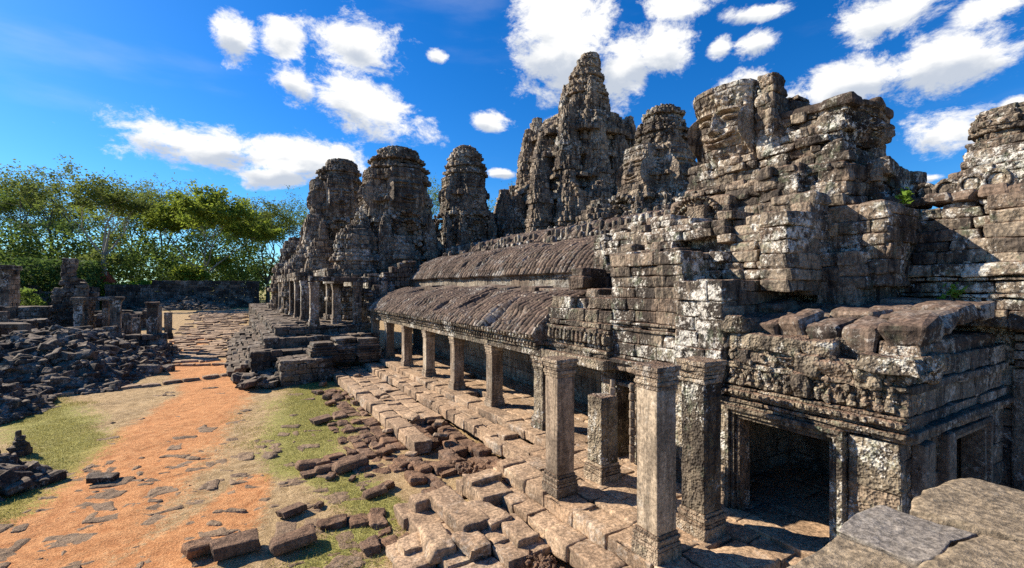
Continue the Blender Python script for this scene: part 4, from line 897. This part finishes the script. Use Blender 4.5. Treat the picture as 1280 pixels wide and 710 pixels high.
# red-brown laterite courses set in the earth
lt = MB()
slabs(lt, 3.2, 5.0, 13.4, 19.5, -.82, .40, .5, .3, .035, .012, .12, .035); slabs(lt, 5.6, 7.0, 11.0, 17.5, -.62, .42, .5, .3, .04, .012, .10, .04)
slabs(lt, 4.2, 5.6, 11.2, 14.2, -.76, .40, .5, .3, .04, .012, .12, .04); slabs(lt, 3.6, 5.0, 19.5, 26, -.82, .5, .6, .3, .05, .02, .45, .05)
slabs(lt, 2.3, 3.4, 9.6, 11.3, -.84, .4, .5, .25, .03, .02, .3, .05); slabs(lt, 1.0, 3.2, 11.0, 11.45, -.80, .6, .4, .25, .03, .02, .05, .03)
lt.flush(8, .06, .06, 4.5, .10, 3, .06); tag(lt.build('laterite_paving', 'laterite', None, False), kind='structure'); lt = MB()
for i in range(420):
    x = rng.uniform(-6, 3.2); y = rng.uniform(9.5, 19 if rng.random() < .8 else 30)
    if x < -4.6 and y > 13: continue
    gz = float(ground_z(x, y)); s = rng.uniform(.12, .42)
    lt.b((x, y, gz - .10 + rng.uniform(-.03, .02)), (s, s * rng.uniform(.35, .75), .1), (rng.normal(0, .02), rng.normal(0, .02), math.radians(rng.choice([0, 90, -28, -35])) + rng.normal(0, .12)))
lt.flush(10, .10, .028, 8, .16, 3, .03)
tag(lt.build('laterite_paving', 'flush_stone', None, False), kind='structure')
kb = MB()
for (ax, ay), (bx, by) in [((-7.6, 31.2), (.3, 33.4)), ((-3.8, 39.5), (.8, 37.2)), ((-3.9, 45.5), (.2, 43.6))]:
    L_ = math.hypot(bx - ax, by - ay); n = int(L_ / .9); a = math.atan2(by - ay, bx - ax)
    for i in range(n):
        t = (i + .5) / n; x, y = ax + (bx - ax) * t, ay + (by - ay) * t
        kb.b((x + rng.normal(0, .04), y + rng.normal(0, .05), float(ground_z(x, y)) - .02), (.42, .2, .16), (rng.normal(0, .03), rng.normal(0, .03), a + rng.normal(0, .04)))
for i in range(420):
    x, y = rng.uniform(-4.5, 1.8), rng.uniform(40, 95); kb.b((x, y, float(ground_z(x, y)) + .02), (rng.uniform(.3, .7), rng.uniform(.2, .5), .12), (0, 0, rng.normal(0, .2)))
kb.flush(5, .05, .04, 3, .06); tag(kb.build('stone_kerb', 'paving_stone', None), kind='structure')

# ------------------------------------------------------------------ loose stones: a few worn shapes, copied
def stone_mesh(name, m, hs, k=8, rad=.06, amp=.085, jit=.13, smooth=False):
    mb = MB(); mb.b((0, 0, 0), hs); mb.flush(k, rad, amp, 2.2, jit, 3, .08); o = mb.build(name, m, None, smooth); d = o.data; bpy.data.objects.remove(o); return d
SM = [stone_mesh('stone_block', 'rubble_stone', (.5 * a, .5 * b, .5 * c)) for a, b, c in [(1, .7, .42), (1.1, .62, .34), (.8, .7, .5), (1, .8, .3), (.9, .55, .45), (.7, .6, .55), (1.2, .7, .4), (.85, .8, .36), (1., .5, .5), (.75, .65, .3)]]
PM = [stone_mesh('stone_block', 'paving_stone', (.5 * a, .5 * b, .4 * c), 9, .10, .09, .10) for a, b, c in [(1, .7, .42), (1.1, .62, .34), (.8, .7, .5)]]
LM = [stone_mesh('laterite_block', 'laterite', (.46 * a, .44 * b, .30 * c), 12, .07, .09, .10) for a, b, c in [(1, .7, .5), (.8, .7, .6), (1.1, .6, .45)]]
def put(meshes, name, x, y, z, s, label, group, cat='stone block', rot=None, tilt=.2):
    o = bpy.data.objects.new(name, meshes[int(rng.integers(len(meshes)))]); COL.objects.link(o)
    o.location = (x, y, z); o.scale = (s * rng.uniform(.85, 1.2), s * rng.uniform(.85, 1.15), s * rng.uniform(.85, 1.2))
    o.rotation_euler = (rng.normal(0, tilt), rng.normal(0, tilt), rng.uniform(0, 6.28) if rot is None else rot)
    return tag(o, label, cat, group)
def heap_h(x, y):
    """height of the left-hand heaps above the earth"""
    a = np.clip(1 - (np.abs(x + 9.4) / 4.6) ** 2.6, 0, 1) * np.clip(1 - (np.abs(y - 39.5) / 8.0) ** 3, 0, 1) * 2.5
    b = np.clip(1 - (np.hypot((x + 10.3) / 3.2, (y - 29) / 4.2)) ** 2, 0, 1) * 1.25
    c = np.clip(1 - (np.hypot((x + 6.4) / 2.1, (y - 18.0) / 1.6)) ** 2, 0, 1) * .75
    d = np.clip(1 - (np.hypot((x + 4.9) / 1.1, (y - 43) / 9)) ** 2, 0, 1) * 1.0
    return np.maximum(np.maximum(a, b), np.maximum(c, d))
GH = 'tumbled dark blocks of the heap along the left side'; LH = 'dark tumbled sandstone block in the long rubble heap on the left side of the court'
hm = MB(); cells = []
for i in range(9000):
    x, y = rng.uniform(-14.5, -3.6), rng.uniform(16, 50); h = float(heap_h(x, y))
    if h > .06: cells.append((x, y, h))
n_ind = 0
for x, y, h in cells:
    g = float(ground_z(x, y)); near = y < 21
    p = rng.random()
    if n_ind < 285 and (p < .16 or (near and p < .8)):
        s = rng.uniform(.38, .6) if near else rng.uniform(.55, .95)
        put(SM, 'stone_block', x, y, g + h + rng.uniform(-.12, .1), s, LH if not near else 'dark tumbled block in the small near heap cut by the left edge of the picture', GH if not near else 'tumbled dark blocks of the small near heap', tilt=.28); n_ind += 1
    elif p < .5:
        s = rng.uniform(.2, .42); hm.b((x, y, g + h * rng.uniform(.75, 1) - .1), (s, s * rng.uniform(.5, .9), s * rng.uniform(.35, .6)), (rng.normal(0, .3), rng.normal(0, .3), rng.uniform(0, 6)))
    elif p < .62: hm.b((x, y, g + h * .4 - .1), (.5, .5, max(.1, h * .45)), (0, 0, rng.uniform(0, 6)))
hm.flush(4, .08, .09, 2, .15, 2); tag(hm.build('rubble', 'rubble_stone', None), 'mass of small broken stones packed between the larger blocks of the left heap', 'rubble', kind='stuff')
for x, y, s, lab in [(-3.05, 16.9, .5, 'flat-topped brown block lying just right of the small near heap'), (-7.1, 33.3, 1.1, 'long pale slab at the foot of the left heap nearest the stone kerb'), (-5.6, 34.6, 1.0, 'pale squared block at the foot of the left heap beside the long slab'), (-4.5, 36.2, 1.25, 'big squared block at the right end of the left heap foot'), (-3.4, 37.0, .8, 'block standing at the right corner of the left heap')]:
    put(SM[:4], 'stone_block', x, y, float(ground_z(x, y)) + .22 * s, s, lab, 'squared blocks along the foot of the left heap', tilt=.06)
def cairn(x, y, lab, n=4):
    r = thing('stone_cairn', lab, 'cairn', (x, y, float(ground_z(x, y))), 'little stone stacks on the grass'); z = r.location.z; mb = MB()
    for i in range(n):
        s = .24 - .04 * i; t = .07 + .03 * rng.random(); mb.b((x + rng.normal(0, .02), y + rng.normal(0, .02), z + t), (s, s * .8, t), (rng.normal(0, .06), rng.normal(0, .06), rng.random() * 3)); z += t * 1.9
    mb.flush(7, .04, .04, 4, .1); mb.build('stone', 'rubble_stone', r)
cairn(-5.75, 20.9, 'taller little cairn of balanced stones on the grass near the left edge', 5); cairn(-6.35, 20.7, 'lower little cairn left of the taller one on the grass', 3); cairn(-8.1, 24.6, 'little stone stack casting a shadow at the edge of the left heap', 4)
# laterite lumps at the foot of the terrace
GL = 'loose laterite blocks on the grass before the terrace'
for x, y, s, r, lab in [
    (2.05, 15.0, .75, .1, 'pitted laterite block at the left end of the piled row on the grass'), (2.75, 15.25, .7, .3, 'pitted laterite block second in the piled row on the grass'), (3.0, 14.3, .85, .2, 'largest laterite block in front of the piled row'),
    (2.4, 13.9, .38, 1., 'small round reddish lump in front of the piled row'), (2.9, 13.5, .25, 1., 'tiny stone lying alone on the grass right of the reddish lump'), (3.1, 19.9, .75, .2, 'single laterite block lying alone on the green grass'),
    (1.25, 12.2, .6, .4, 'pair-topped laterite lump lying alone in the middle of the near grass'), (1.85, 12.3, .32, .9, 'upright small stone beside the lone lump on the near grass'),
    (1.1, 10.7, .85, .1, 'big dark laterite cube at the bottom edge, rightmost of the bottom row'), (.1, 11.0, .9, .1, 'flat laterite block in the bottom row, left of the big dark cube'), (-.55, 11.3, .7, .3, 'rounded laterite lump in the bottom row with grass on its left'),
    (4.2, 15.0, .62, .5, 'dark rounded boulder at the broken end of the long kerb row'), (4.55, 15.35, .42, 1.5, 'small dark boulder leaning on the broken end of the kerb row'), (3.6, 12.6, .42, .5, 'dark fist-shaped stone at the back of the near paving'), (3.2, 12.3, .55, .2, 'low dark stone left of the near paving corner'),
    (3.9, 22.6, .6, .2, 'flat block leaning at the grass edge below the kerb row'), (4.1, 24.2, .7, .8, 'tilted slab at the grass edge below the kerb row'), (3.8, 25.6, .6, 2, 'dark slab lying at the grass edge toward the platform'), (4.3, 27.2, .6, 1, 'stone beside the foot of the platform at the grass corner'), (5.9, 12.2, .42, .5, 'small brown stone on the earth just behind the near paving')]:
    put(LM, 'laterite_block', x, y, float(ground_z(x, y)) + .20 * s, s, lab, GL, rot=r, tilt=.06)
for i in range(8): put(LM, 'laterite_block', 2.0 + .35 * (i % 4), 14.5 + .45 * (i // 4), float(ground_z(2.4, 15)) + .08 + .05 * (i % 2), .55, 'low laterite block in the piled row on the grass', 'low blocks of the piled row', rot=.15, tilt=.05)
for i in range(16):
    x, y = rng.uniform(4.8, 7.6), rng.uniform(11.2, 33)
    put(PM, 'stone_block', x, y, (-.5 if x > 5.6 else -.8) + .12, rng.uniform(.25, .55), 'loose broken block scattered on the steps below the gallery', 'loose blocks scattered on the gallery steps', tilt=.15)
for i in range(45):
    x, y = rng.uniform(.4, 4.5), rng.uniform(27.6, 31.0)
    put(SM, 'stone_block', x, y, float(ground_z(x, y)) + rng.uniform(.1, .4), rng.uniform(.5, .95), 'loose block fallen around the front of the far platform', 'fallen blocks around the far platform', tilt=.15)
for x, y, t in [(5.3, 7.1, -.1)]:
    mb = MB()
    for i in range(60): mb.b((4.9 + rng.normal(0, .16), 7.1 + rng.normal(0, .18), -.62 + .1 * rng.random()), (.05, .045, .035), (rng.random(), rng.random(), rng.random()))
    for i in range(60): mb.b((5.55 + rng.normal(0, .14), 11.6 + rng.normal(0, .25), -.5 + .08 * rng.random()), (.05, .045, .035), (rng.random(), rng.random(), rng.random()))
    mb.flush(4, .02, .02, 9, .2); tag(mb.build('gravel', 'laterite', None), 'small heaps of reddish gravel in gaps of the paving', 'gravel', kind='stuff')

# ------------------------------------------------------------------ ruins on the left
lw = thing('ruined_gallery', 'low ruined gallery with broken lintels and wall stubs beyond the left heap', 'ruin', (-14, 52, .4))
mb = MB()
stack(mb, -30, -13.6, 56, 58, -.5, 3.0, .4, .9, .7, .08, top=rag(2.6, 5), tilt=.02); stack(mb, -13.6, -11.2, 57, 59.5, -.5, 5.6, .36, .7, .7, .12, top=lambda x, y: 5.4 - 1.2 * abs(x + 12.4) , tilt=.03)
stack(mb, -13.0, -12.2, 57.2, 58.2, 3.0, 7.0, .36, .5, .5, .10, tilt=.04); stack(mb, -16, -7.2, 66, 67.5, -.5, 2.6, .4, .9, .7, .1, top=rag(1.6, 7), tilt=.03)
stack(mb, -20, -14.5, 47.5, 48.5, -.5, 1.5, .36, .9, .6, .05, tilt=.02); mb.box(-19, -13.0, 47.2, 48.7, 1.5, 1.85); mb.box(-13.1, -12.6, 47.0, 48.2, -.2, 1.8)
stack(mb, -12.5, -8.0, 49.5, 50.3, -.6, 1.4, .36, .8, .6, .06, top=rag(1.1, 11), tilt=.03); stack(mb, -19, -13.5, 52, 53, -.5, 2.2, .36, .8, .6, .06, top=rag(1.9, 13), tilt=.03)
stack(mb, -7.4, -4.2, 44.2, 45.4, -.6, .9, .36, .8, .6, .06, top=rag(.75, 9), tilt=.03)
mb.flush(6, .06, .10, 1.8, .10, 3, .08); mb.build('wall', 'rubble_stone', lw)
ll = thing('ruined_lintel', 'long flat lintel resting on two pillars above the left heap', 'lintel', (-11, 59, 3.4))
mb = MB(); mb.box(-11.9, -8.3, 54.6, 55.3, 3.25, 3.55); mb.flush(12, .05, .06, 1.5, .03, 3); mb.build('beam', 'rubble_stone', ll)
GR = 'pillars among the left ruins'
for x, y, z, h, w, lab in [(-11.4, 55, .3, 2.95, .6, 'pale pillar under the left end of the long flat lintel'), (-8.9, 55, .3, 2.95, .72, 'broad pale pillar under the right end of the long flat lintel'), (-5.1, 45, .4, 2.9, .66, 'dark square pillar standing alone at the end of the left wall'), (-4.3, 46.8, .3, 2.1, .5, 'shorter pillar stub right of the dark square pillar'), (-5.2, 49.5, .2, 2.6, .42, 'leaning pillar behind the pillar stub'), (-7.6, 52, .2, 1.9, .55, 'low pillar stub right of the long lintel'), (-10.2, 58.5, .3, 3.2, .5, 'slim pillar standing behind the long flat lintel'), (-14.8, 50.5, .2, 2.4, .6, 'pillar at the end of the low wall left of the stacked stone column'), (-17.2, 50.5, .2, 2.3, .55, 'pillar in front of the far left low wall'), (-6.4, 47.5, .3, 1.7, .5, 'stump between the low pillar stub and the dark square pillar')]:
    r = pillar('stone_pillar', x, y, z, h, w, lab, group=GR, lod=6, rough=.05, mat='facade_stone', broken=h < 2.7)
pb = thing('ruined_building', 'pale walled building stub with a flat coping at the left edge, before the trees', 'building', (-22.5, 68, 0))
mb = MB(); stack(mb, -26, -19.5, 68, 71, -.2, 6.2, .5, 1.0, .6, .03, tilt=.01); mb.flush(4, .05, .05, 1.5, .04); mb.build('wall', 'facade_stone', pb)
mb = MB(); run(mb, (-26.2, 67.8), (-19.3, 67.8), 6.2, 6.7, .25, 1.2, .8, .05); run(mb, (-19.3, 67.8), (-19.3, 71), 6.2, 6.7, .25, 1.2, .8, .05); mb.flush(4, .05, .05, 1.5, .04); mb.build('coping', 'rubble_stone', pb)
ew = thing('enclosure_wall', 'long dark enclosure wall across the far end of the court, in shade before the trees', 'wall', (-8, 108, 0))
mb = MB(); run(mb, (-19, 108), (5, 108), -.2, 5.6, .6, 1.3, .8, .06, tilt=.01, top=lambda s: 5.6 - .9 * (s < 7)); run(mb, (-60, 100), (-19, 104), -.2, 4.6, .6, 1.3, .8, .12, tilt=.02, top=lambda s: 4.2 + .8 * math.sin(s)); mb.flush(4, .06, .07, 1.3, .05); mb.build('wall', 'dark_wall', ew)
mb = MB()
for i in range(420):
    a = rng.random(); x = rng.uniform(-13.5, -.5); d = rng.random(); h = 2.6 * (1 - abs(x + 7) / 7) * (1 - d); s = rng.uniform(.25, .55)
    mb.b((x, 106.4 - 6 * d, .3 + h), (s, s * .8, s * .55), (rng.normal(0, .3), rng.normal(0, .3), rng.random() * 6))
mb.flush(3, .08, .06, 1.5, .15); tag(mb.build('rubble', 'rubble_stone', None), 'bank of fallen stones heaped against the far enclosure wall', 'rubble', kind='stuff')
ht = thing('red_roofed_hut', 'small hut with a steep red roof half hidden among the far trees', 'hut', (-22, 118, .3))
mb = MB(); mb.box(-24, -20, 117, 121, .2, 5.2); mb.flush(4, .03, .02, 2, .01); mb.build('wall', 'bark_dark', ht)
mb = MB(); V = [(-24.6, 116.5, 5.2), (-19.4, 116.5, 5.2), (-19.4, 121.5, 5.2), (-24.6, 121.5, 5.2), (-22, 116.5, 9.2), (-22, 121.5, 9.2), (-22, 116.5, 9.2), (-22, 121.5, 9.2)]
mb.add(V, [(0, 4, 5, 3), (1, 2, 5, 4), (0, 1, 6, 4), (2, 3, 7, 5)]); mb.build('roof', 'red_tile', ht)

# ------------------------------------------------------------------ foreground ledge slabs under the viewer
def ledge(name, outline, z, th, label, mat):
    """thick slab from an outline (x, y), worn edge"""
    pts = np.array(outline); P = []
    for a, b in zip(pts, np.roll(pts, -1, 0)):
        n = max(2, int(np.linalg.norm(b - a) / .025)); t = np.arange(n)[:, None] / n; P.append(a + (b - a) * t)
    P = np.concatenate(P); n = len(P); c = P.mean(0); R = 44
    rings = []; f = np.concatenate([np.linspace(0, .95, R - 3), [.975, .99, 1]])
    for q in f:
        xy = c + (P - c) * q; w = np.stack([xy[:, 0] * 2.2, xy[:, 1] * 2.2, np.full(n, z)], 1)
        hz = (fbm(w, 6) - .5) * .05 + (fbm(w * 7, 3) - .5) * .018
        e = np.clip((q - .98) / .02, 0, 1) ** 2
        rings.append(np.concatenate([xy, (z + hz - .014 * e)[:, None]], 1))
    o = (P - c) * 1.0; wob = (fbm(np.stack([P[:, 0] * 3, P[:, 1] * 3, np.full(n, 9.)], 1), 3) - .5)[:, None] * .16
    rings[-1][:, :2] += wob * (o / np.linalg.norm(o, axis=1, keepdims=True))
    for dz in (.12, .5, 1): b = rings[R - 1].copy(); b[:, 2] = z - .02 - th * dz; rings.append(b)
    V = np.concatenate(rings); m = len(rings); i, j = np.meshgrid(np.arange(m - 1), np.arange(n), indexing='ij'); k = (j + 1) % n
    Q = np.stack([i * n + j, i * n + k, (i + 1) * n + k, (i + 1) * n + j], -1).reshape(-1, 4)
    if np.sum(pts[:, 0] * np.roll(pts[:, 1], -1) - np.roll(pts[:, 0], -1) * pts[:, 1]) > 0: Q = Q[:, ::-1]
    mb = MB(); mb.add(V, Q, .5); ob = mb.build(name, mat, None, True, (c[0], c[1], z)); return tag(ob, label, 'stone slab', 'roof slabs under the viewer')
ledge('roof_slab', [(3.42, 1.57), (3.8, 1.62), (4.13, 1.59), (4.12, 1.3), (4.16, 1.08), (3.9, 1.13), (3.6, 1.10), (3.43, 1.14)], 2.9, .4, 'smooth grey granular slab in the corner, between brown ones', 'grey_slab')
ledge('roof_slab', [(4.16, 1.42), (4.6, 1.50), (5.22, 1.40), (5.3, .4), (5.3, -1.2), (4.27, -1.0), (4.2, .5), (4.27, .8), (4.18, 1.1)], 2.93, .42, 'brown pitted slab farthest right in the corner, with a pointed far corner', 'ledge_stone')
ledge('roof_slab', [(1.2, 1.48), (2.2, 1.55), (2.8, 1.5), (3.40, 1.55), (3.41, 1.3), (3.36, 1.13), (2.5, 1.08), (1.2, 1.1)], 2.895, .4, 'brown slab with a straight edge at the bottom, left of the grey slab', 'ledge_stone')
ledge('roof_slab', [(3.39, 1.12), (3.6, 1.085), (3.9, 1.11), (4.15, 1.06), (4.24, .8), (4.16, .5), (4.24, -1.3), (1.2, -1.3), (1.2, 1.06), (2.5, 1.05)], 2.915, .4, 'broad brown slab with a wavy broken rim in the bottom right corner', 'ledge_stone')
lb = MB(); stack(lb, 1.3, 5.1, -2.5, 1.38, -.9, 2.5, .4, .8, .6, .03); lb.flush(4, .03, .03, 2, .03)
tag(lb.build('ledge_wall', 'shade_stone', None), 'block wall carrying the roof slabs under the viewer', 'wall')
# ------------------------------------------------------------------ trees and plants
def tube(mb, a, b, ra, rb, n=6):
    a = np.array(a, float); b = np.array(b, float); d = b - a; d /= max(1e-6, np.linalg.norm(d)); u = np.cross(d, (0.3, .2, .9)); u /= np.linalg.norm(u); v = np.cross(d, u)
    q = np.arange(n) * 2 * math.pi / n; ring = np.cos(q)[:, None] * u + np.sin(q)[:, None] * v
    i = np.arange(n); j = (i + 1) % n
    mb.add(np.concatenate([a + ring * ra, b + ring * rb]), np.stack([i, j, j + n, i + n], 1), .5)
def leaf_quads(cent, size, flat=.5):
    n = len(cent); N = rng.normal(0, 1, (n, 3)); N[:, 2] = np.abs(N[:, 2]) + flat; N /= np.linalg.norm(N, axis=1, keepdims=True)
    u = np.cross(N, rng.normal(0, 1, (n, 3))); u /= np.linalg.norm(u, axis=1, keepdims=True); v = np.cross(N, u); s = size * (.6 + .8 * rng.random((n, 1)))
    V = np.stack([cent - u * s, cent - v * s * .55, cent + u * s, cent + v * s * .55], 1).reshape(-1, 3); Q = np.arange(4 * n).reshape(-1, 4); return V, Q
def tree(name, label, x, y, z, H, spread, leaf, bark, group, clear=.45, leaves=5200, size=.30, bare=.0, lean=0., flat=.55, seed=0, levels=4):
    root = thing(name, label, 'tree', (x, y, z), group); tr = MB(); tips = []
    base = H * clear
    def grow(p, d, r, l, lev):
        p = np.array(p, float); segs = 3
        for k in range(segs):
            d = d + rng.normal(0, .13, 3) + np.array((0, 0, .04)); d /= np.linalg.norm(d); q = p + d * l / segs; tube(tr, p, q, r, r * .84, 6 if lev < 2 else 4); p = q; r *= .84
            if lev >= levels - 1: tips.append((*p, lev))
        if lev >= levels: return
        for k in range(3 if lev < 2 else int(rng.integers(2, 4))):
            a = rng.uniform(0, 6.28); up = rng.uniform(.4, 1.6) if lev < 2 else rng.uniform(-.5, 1.0); nd = np.array((math.cos(a), math.sin(a), up)) * .85 + d * .55; nd /= np.linalg.norm(nd)
            grow(p, nd, r * .66, l * rng.uniform(.62, .85), lev + 1)
    p = np.array((x, y, z - .3)); n = 6; d = np.array((lean, 0, 1.)); r = .018 * H + .12
    for k in range(n):
        q = p + np.array((rng.normal(lean, .05) * base / n, rng.normal(0, .05) * base / n, base / n)); tube(tr, p, q, r * (1.25 if k == 0 else 1), r * .93, 8); p = q; r *= .93
        if k >= 2 and rng.random() < .95:
            a = rng.uniform(0, 6.28); grow(p, np.array((math.cos(a), math.sin(a), .5)) / 1.12, r * .35, H * .11 * spread, 2)
    for k in range(4):
        a = k * 1.57 + rng.uniform(-.5, .5); grow(p, np.array((math.cos(a) * .62 * spread, math.sin(a) * .62 * spread, .85)), r * .62, H * (1 - clear) * .42, 1)
    grow(p, np.array((0, 0, 1.)), r * .7, H * (1 - clear) * .42, 1)
    tr.build('trunk', bark, root)
    T = np.array(tips); keep = rng.random(len(T)) > bare; T = T[keep] if keep.any() else T[:3]
    cl = T[rng.integers(len(T), size=leaves)][:, :3]; sig = H * .021
    cen = cl + rng.normal(0, 1, (leaves, 3)) * np.array((sig * 1.2, sig * 1.2, sig * .95)) * (.5 + .9 * rng.random((leaves, 1)))
    V, Q = leaf_quads(cen, size * .85, flat); tn = np.repeat(np.clip(vnoise(cen * .35 + seed * 3) * .8 + .3 * rng.random(leaves), 0, 1), 4)
    mb = MB(); mb.add(V, Q, tn); mb.build('crown', leaf, root); return root
TG = 'tall forest trees beyond the enclosure'
TREES = [
    ('bare_tree', 'tall nearly leafless tree with a spreading flat crown, left of the white trunk', -36.4, 152.1, 0.3, 32.6, 1.0, 'leaf_olive', 'bark_dark', {'clear': 0.34, 'leaves': 6240, 'size': 0.34, 'bare': 0.45}),
    ('forest_tree', 'tree at the left frame edge with thin feathery upper branches', -53.8, 171.8, 0.3, 29.8, 1.0, 'leaf_green', 'bark_dark', {'clear': 0.22, 'leaves': 15600, 'bare': 0.1}),
    ('forest_tree', 'deep green tree just behind the left wall stub', -54.6, 195.6, 0.3, 35.0, 1.0, 'leaf_green', 'bark_dark', {'clear': 0.25, 'leaves': 19200}),
    ('pale_trunked_tree', 'tree with a straight slender white trunk rising behind the ruins', -20.7, 117.1, 0.3, 24.4, 1.0, 'leaf_olive', 'bark_pale', {'clear': 0.42, 'leaves': 8640, 'bare': 0.3}),
    ('forest_tree', 'olive tree between the leafless tree and the white trunk', -41.0, 199.2, 0.3, 29.4, 1.0, 'leaf_olive', 'bark_dark', {'clear': 0.22, 'leaves': 15600}),
    ('forest_tree', 'green-yellow tree just right of the white trunk', -25.1, 178.0, 0.3, 32.7, 1.0, 'leaf_yellow', 'bark_dark', {'clear': 0.35, 'leaves': 12000}),
    ('bare_tree', 'thin-crowned tree with bare twigs above the small red roof', -16.9, 163.8, 0.3, 33.9, 1.0, 'leaf_olive', 'bark_dark', {'clear': 0.36, 'leaves': 6240, 'bare': 0.4}),
    ('forest_tree', 'largest sunlit yellow-green tree with a grey trunk beyond the court', -4.8, 124.0, 0.3, 24.8, 1.15, 'leaf_yellow', 'bark_pale', {'clear': 0.28, 'leaves': 22800, 'size': 0.38}),
    ('forest_tree', 'dark tree behind the largest yellow-green tree', -12.7, 182.2, 0.3, 31.0, 1.0, 'leaf_green', 'bark_dark', {'clear': 0.22, 'leaves': 16800}),
    ('forest_tree', 'low dense tree between the sunlit tree and the turrets', 2.4, 161.6, 0.3, 26.4, 1.0, 'leaf_green', 'bark_dark', {'clear': 0.22, 'leaves': 18000}),
    ('forest_tree', 'open-branched tree leaning over the leftmost turrets', 8.2, 134.8, 0.3, 25.7, 1.0, 'leaf_olive', 'bark_dark', {'clear': 0.22, 'leaves': 8640, 'bare': 0.3}),
    ('forest_tree', 'tree glimpsed behind the notched-cap tower', 17.9, 164.0, 0.3, 31.0, 1.0, 'leaf_green', 'bark_dark', {'clear': 0.22, 'leaves': 12000}),
    ('forest_tree', 'tree top showing between the bulky and the slender tower', 56.1, 141.2, 0.3, 36.5, 1.0, 'leaf_green', 'bark_dark', {'clear': 0.22, 'leaves': 14400}),
    ('forest_tree', 'bright tree top showing between the slender and the central tower', 72.9, 131.2, 0.3, 32.0, 1.0, 'leaf_yellow', 'bark_dark', {'clear': 0.22, 'leaves': 14400})]
for i, t in enumerate(TREES): tree(*t[:2], *t[2:9], TG, **t[9], seed=i)
def thicket(name, label, boxes, leaf, n, size):
    cen = []
    for x0, x1, y0, y1, zt in boxes:
        m = n // len(boxes); x = rng.uniform(x0, x1, m); y = rng.uniform(y0, y1, m); q = np.stack([x * .22, y * .22, x * 0], 1); top = zt * (.15 + 1.25 * vnoise(q * .7 + len(cen)) * (.7 + .6 * vnoise(q * 2.3 + 5)))
        top = np.minimum(top, zt * .8); z = .2 + top * np.sqrt(rng.random(m)); cen.append(np.stack([x, y, z], 1))
    cen = np.concatenate(cen); dens = vnoise(cen * .33) ; cen = cen[dens > .36]
    V, Q = leaf_quads(cen, size, .4); mb = MB(); mb.add(V, Q, np.repeat(np.clip(vnoise(cen * .4 + 9) * .9 + .25 * rng.random(len(cen)), 0, 1), 4)); tag(mb.build(name, leaf), label, 'undergrowth', kind='stuff')
thicket('undergrowth', 'dark dense undergrowth along the foot of the forest', [(-150, 8, 128, 152, 22), (-90, -20, 102, 122, 11)], 'leaf_dark', 130000, .36)
thicket('undergrowth', 'brighter green mid-level bushes in front of the forest', [(-130, 6, 118, 140, 19), (-75, -24, 84, 98, 5)], 'leaf_green', 70000, .30)
thicket('undergrowth', 'hazy olive canopy far back in the forest', [(-190, 60, 165, 215, 19), (60, 260, 60, 160, 16)], 'leaf_olive', 50000, .55)
thicket('bright_bush', 'bright lime green bush on top of the far enclosure wall', [(-19.5, -13, 108.5, 112, 6.6)], 'leaf_bright', 5000, .28)
# weeds on the masonry
def weed(x, y, z, lab, n=70, s=.06):
    mb = MB(); cen = np.array((x, y, z)) + rng.normal(0, 1, (n, 3)) * np.array((.06, .06, .07)) + np.array((0, 0, .1)); V, Q = leaf_quads(cen, s, .3); mb.add(V, Q, rng.random(len(V)))
    for k in range(4): tube(mb, (x, y, z - .03), cen[k], .006, .004, 4)
    tag(mb.build('weed', 'leaf_bright', None, False, (x, y, z)), lab, 'plant', 'weeds on the masonry')
weed(12.7, 4.45, 6.36, 'small bright weed on the coping below the round discs'); weed(12.3, 3.75, 4.05, 'weed at the foot of the tiled wall over the right wing', 50); weed(12.4, 3.55, 4.3, 'tuft growing from a joint of the tiled wall', 40)
# short grass where the earth is green
def grass_patch():
    n = 230000; x = rng.uniform(-9, 5.2, n); y = rng.uniform(9, 32, n) ** 1.0
    g1 = seg_d(x, y, [(1.9, 15.5, 1.1), (2.6, 19, 1.9), (3.2, 24, 1.9), (4.2, 29, 1.1)]); g2 = seg_d(x, y, [(-8.3, 31, 1.2), (-5.9, 25, 1.7), (-4.6, 21, 1.2), (-4.9, 16, 1.0)]); g3 = seg_d(x, y, [(1.6, 9.6, .9), (3.2, 11.4, .7), (2.4, 14.5, .9)])
    d = np.clip(1.2 - .7 * np.minimum(np.minimum(g1, g2), g3), 0, 1); k = d + (fbm(np.stack([x * .55, y * .55, x * 0 - .9], 1), 4) - .5) * 1.7 > .45 + .35 * rng.random(n)
    x, y = x[k], y[k]; z = ground_z(x, y); n = len(x); a = rng.uniform(0, 6.28, n); h = rng.uniform(.012, .05, n) * np.where(rng.random(n) < .05, 2, 1); w = .007
    ux, uy = np.cos(a) * w, np.sin(a) * w; tx, ty = rng.normal(0, .02, n), rng.normal(0, .02, n)
    V = np.stack([np.stack([x - ux, y - uy, z], 1), np.stack([x + ux, y + uy, z], 1), np.stack([x + tx + ux * .3, y + ty + uy * .3, z + h], 1), np.stack([x + tx - ux * .3, y + ty - uy * .3, z + h], 1)], 1).reshape(-1, 3)
    mb = MB(); mb.add(V, np.arange(4 * n).reshape(-1, 4), np.repeat(rng.random(n), 4)); tag(mb.build('grass', 'grass_blade'), 'short dry grass growing in patches on the court', 'grass', kind='stuff')
grass_patch()
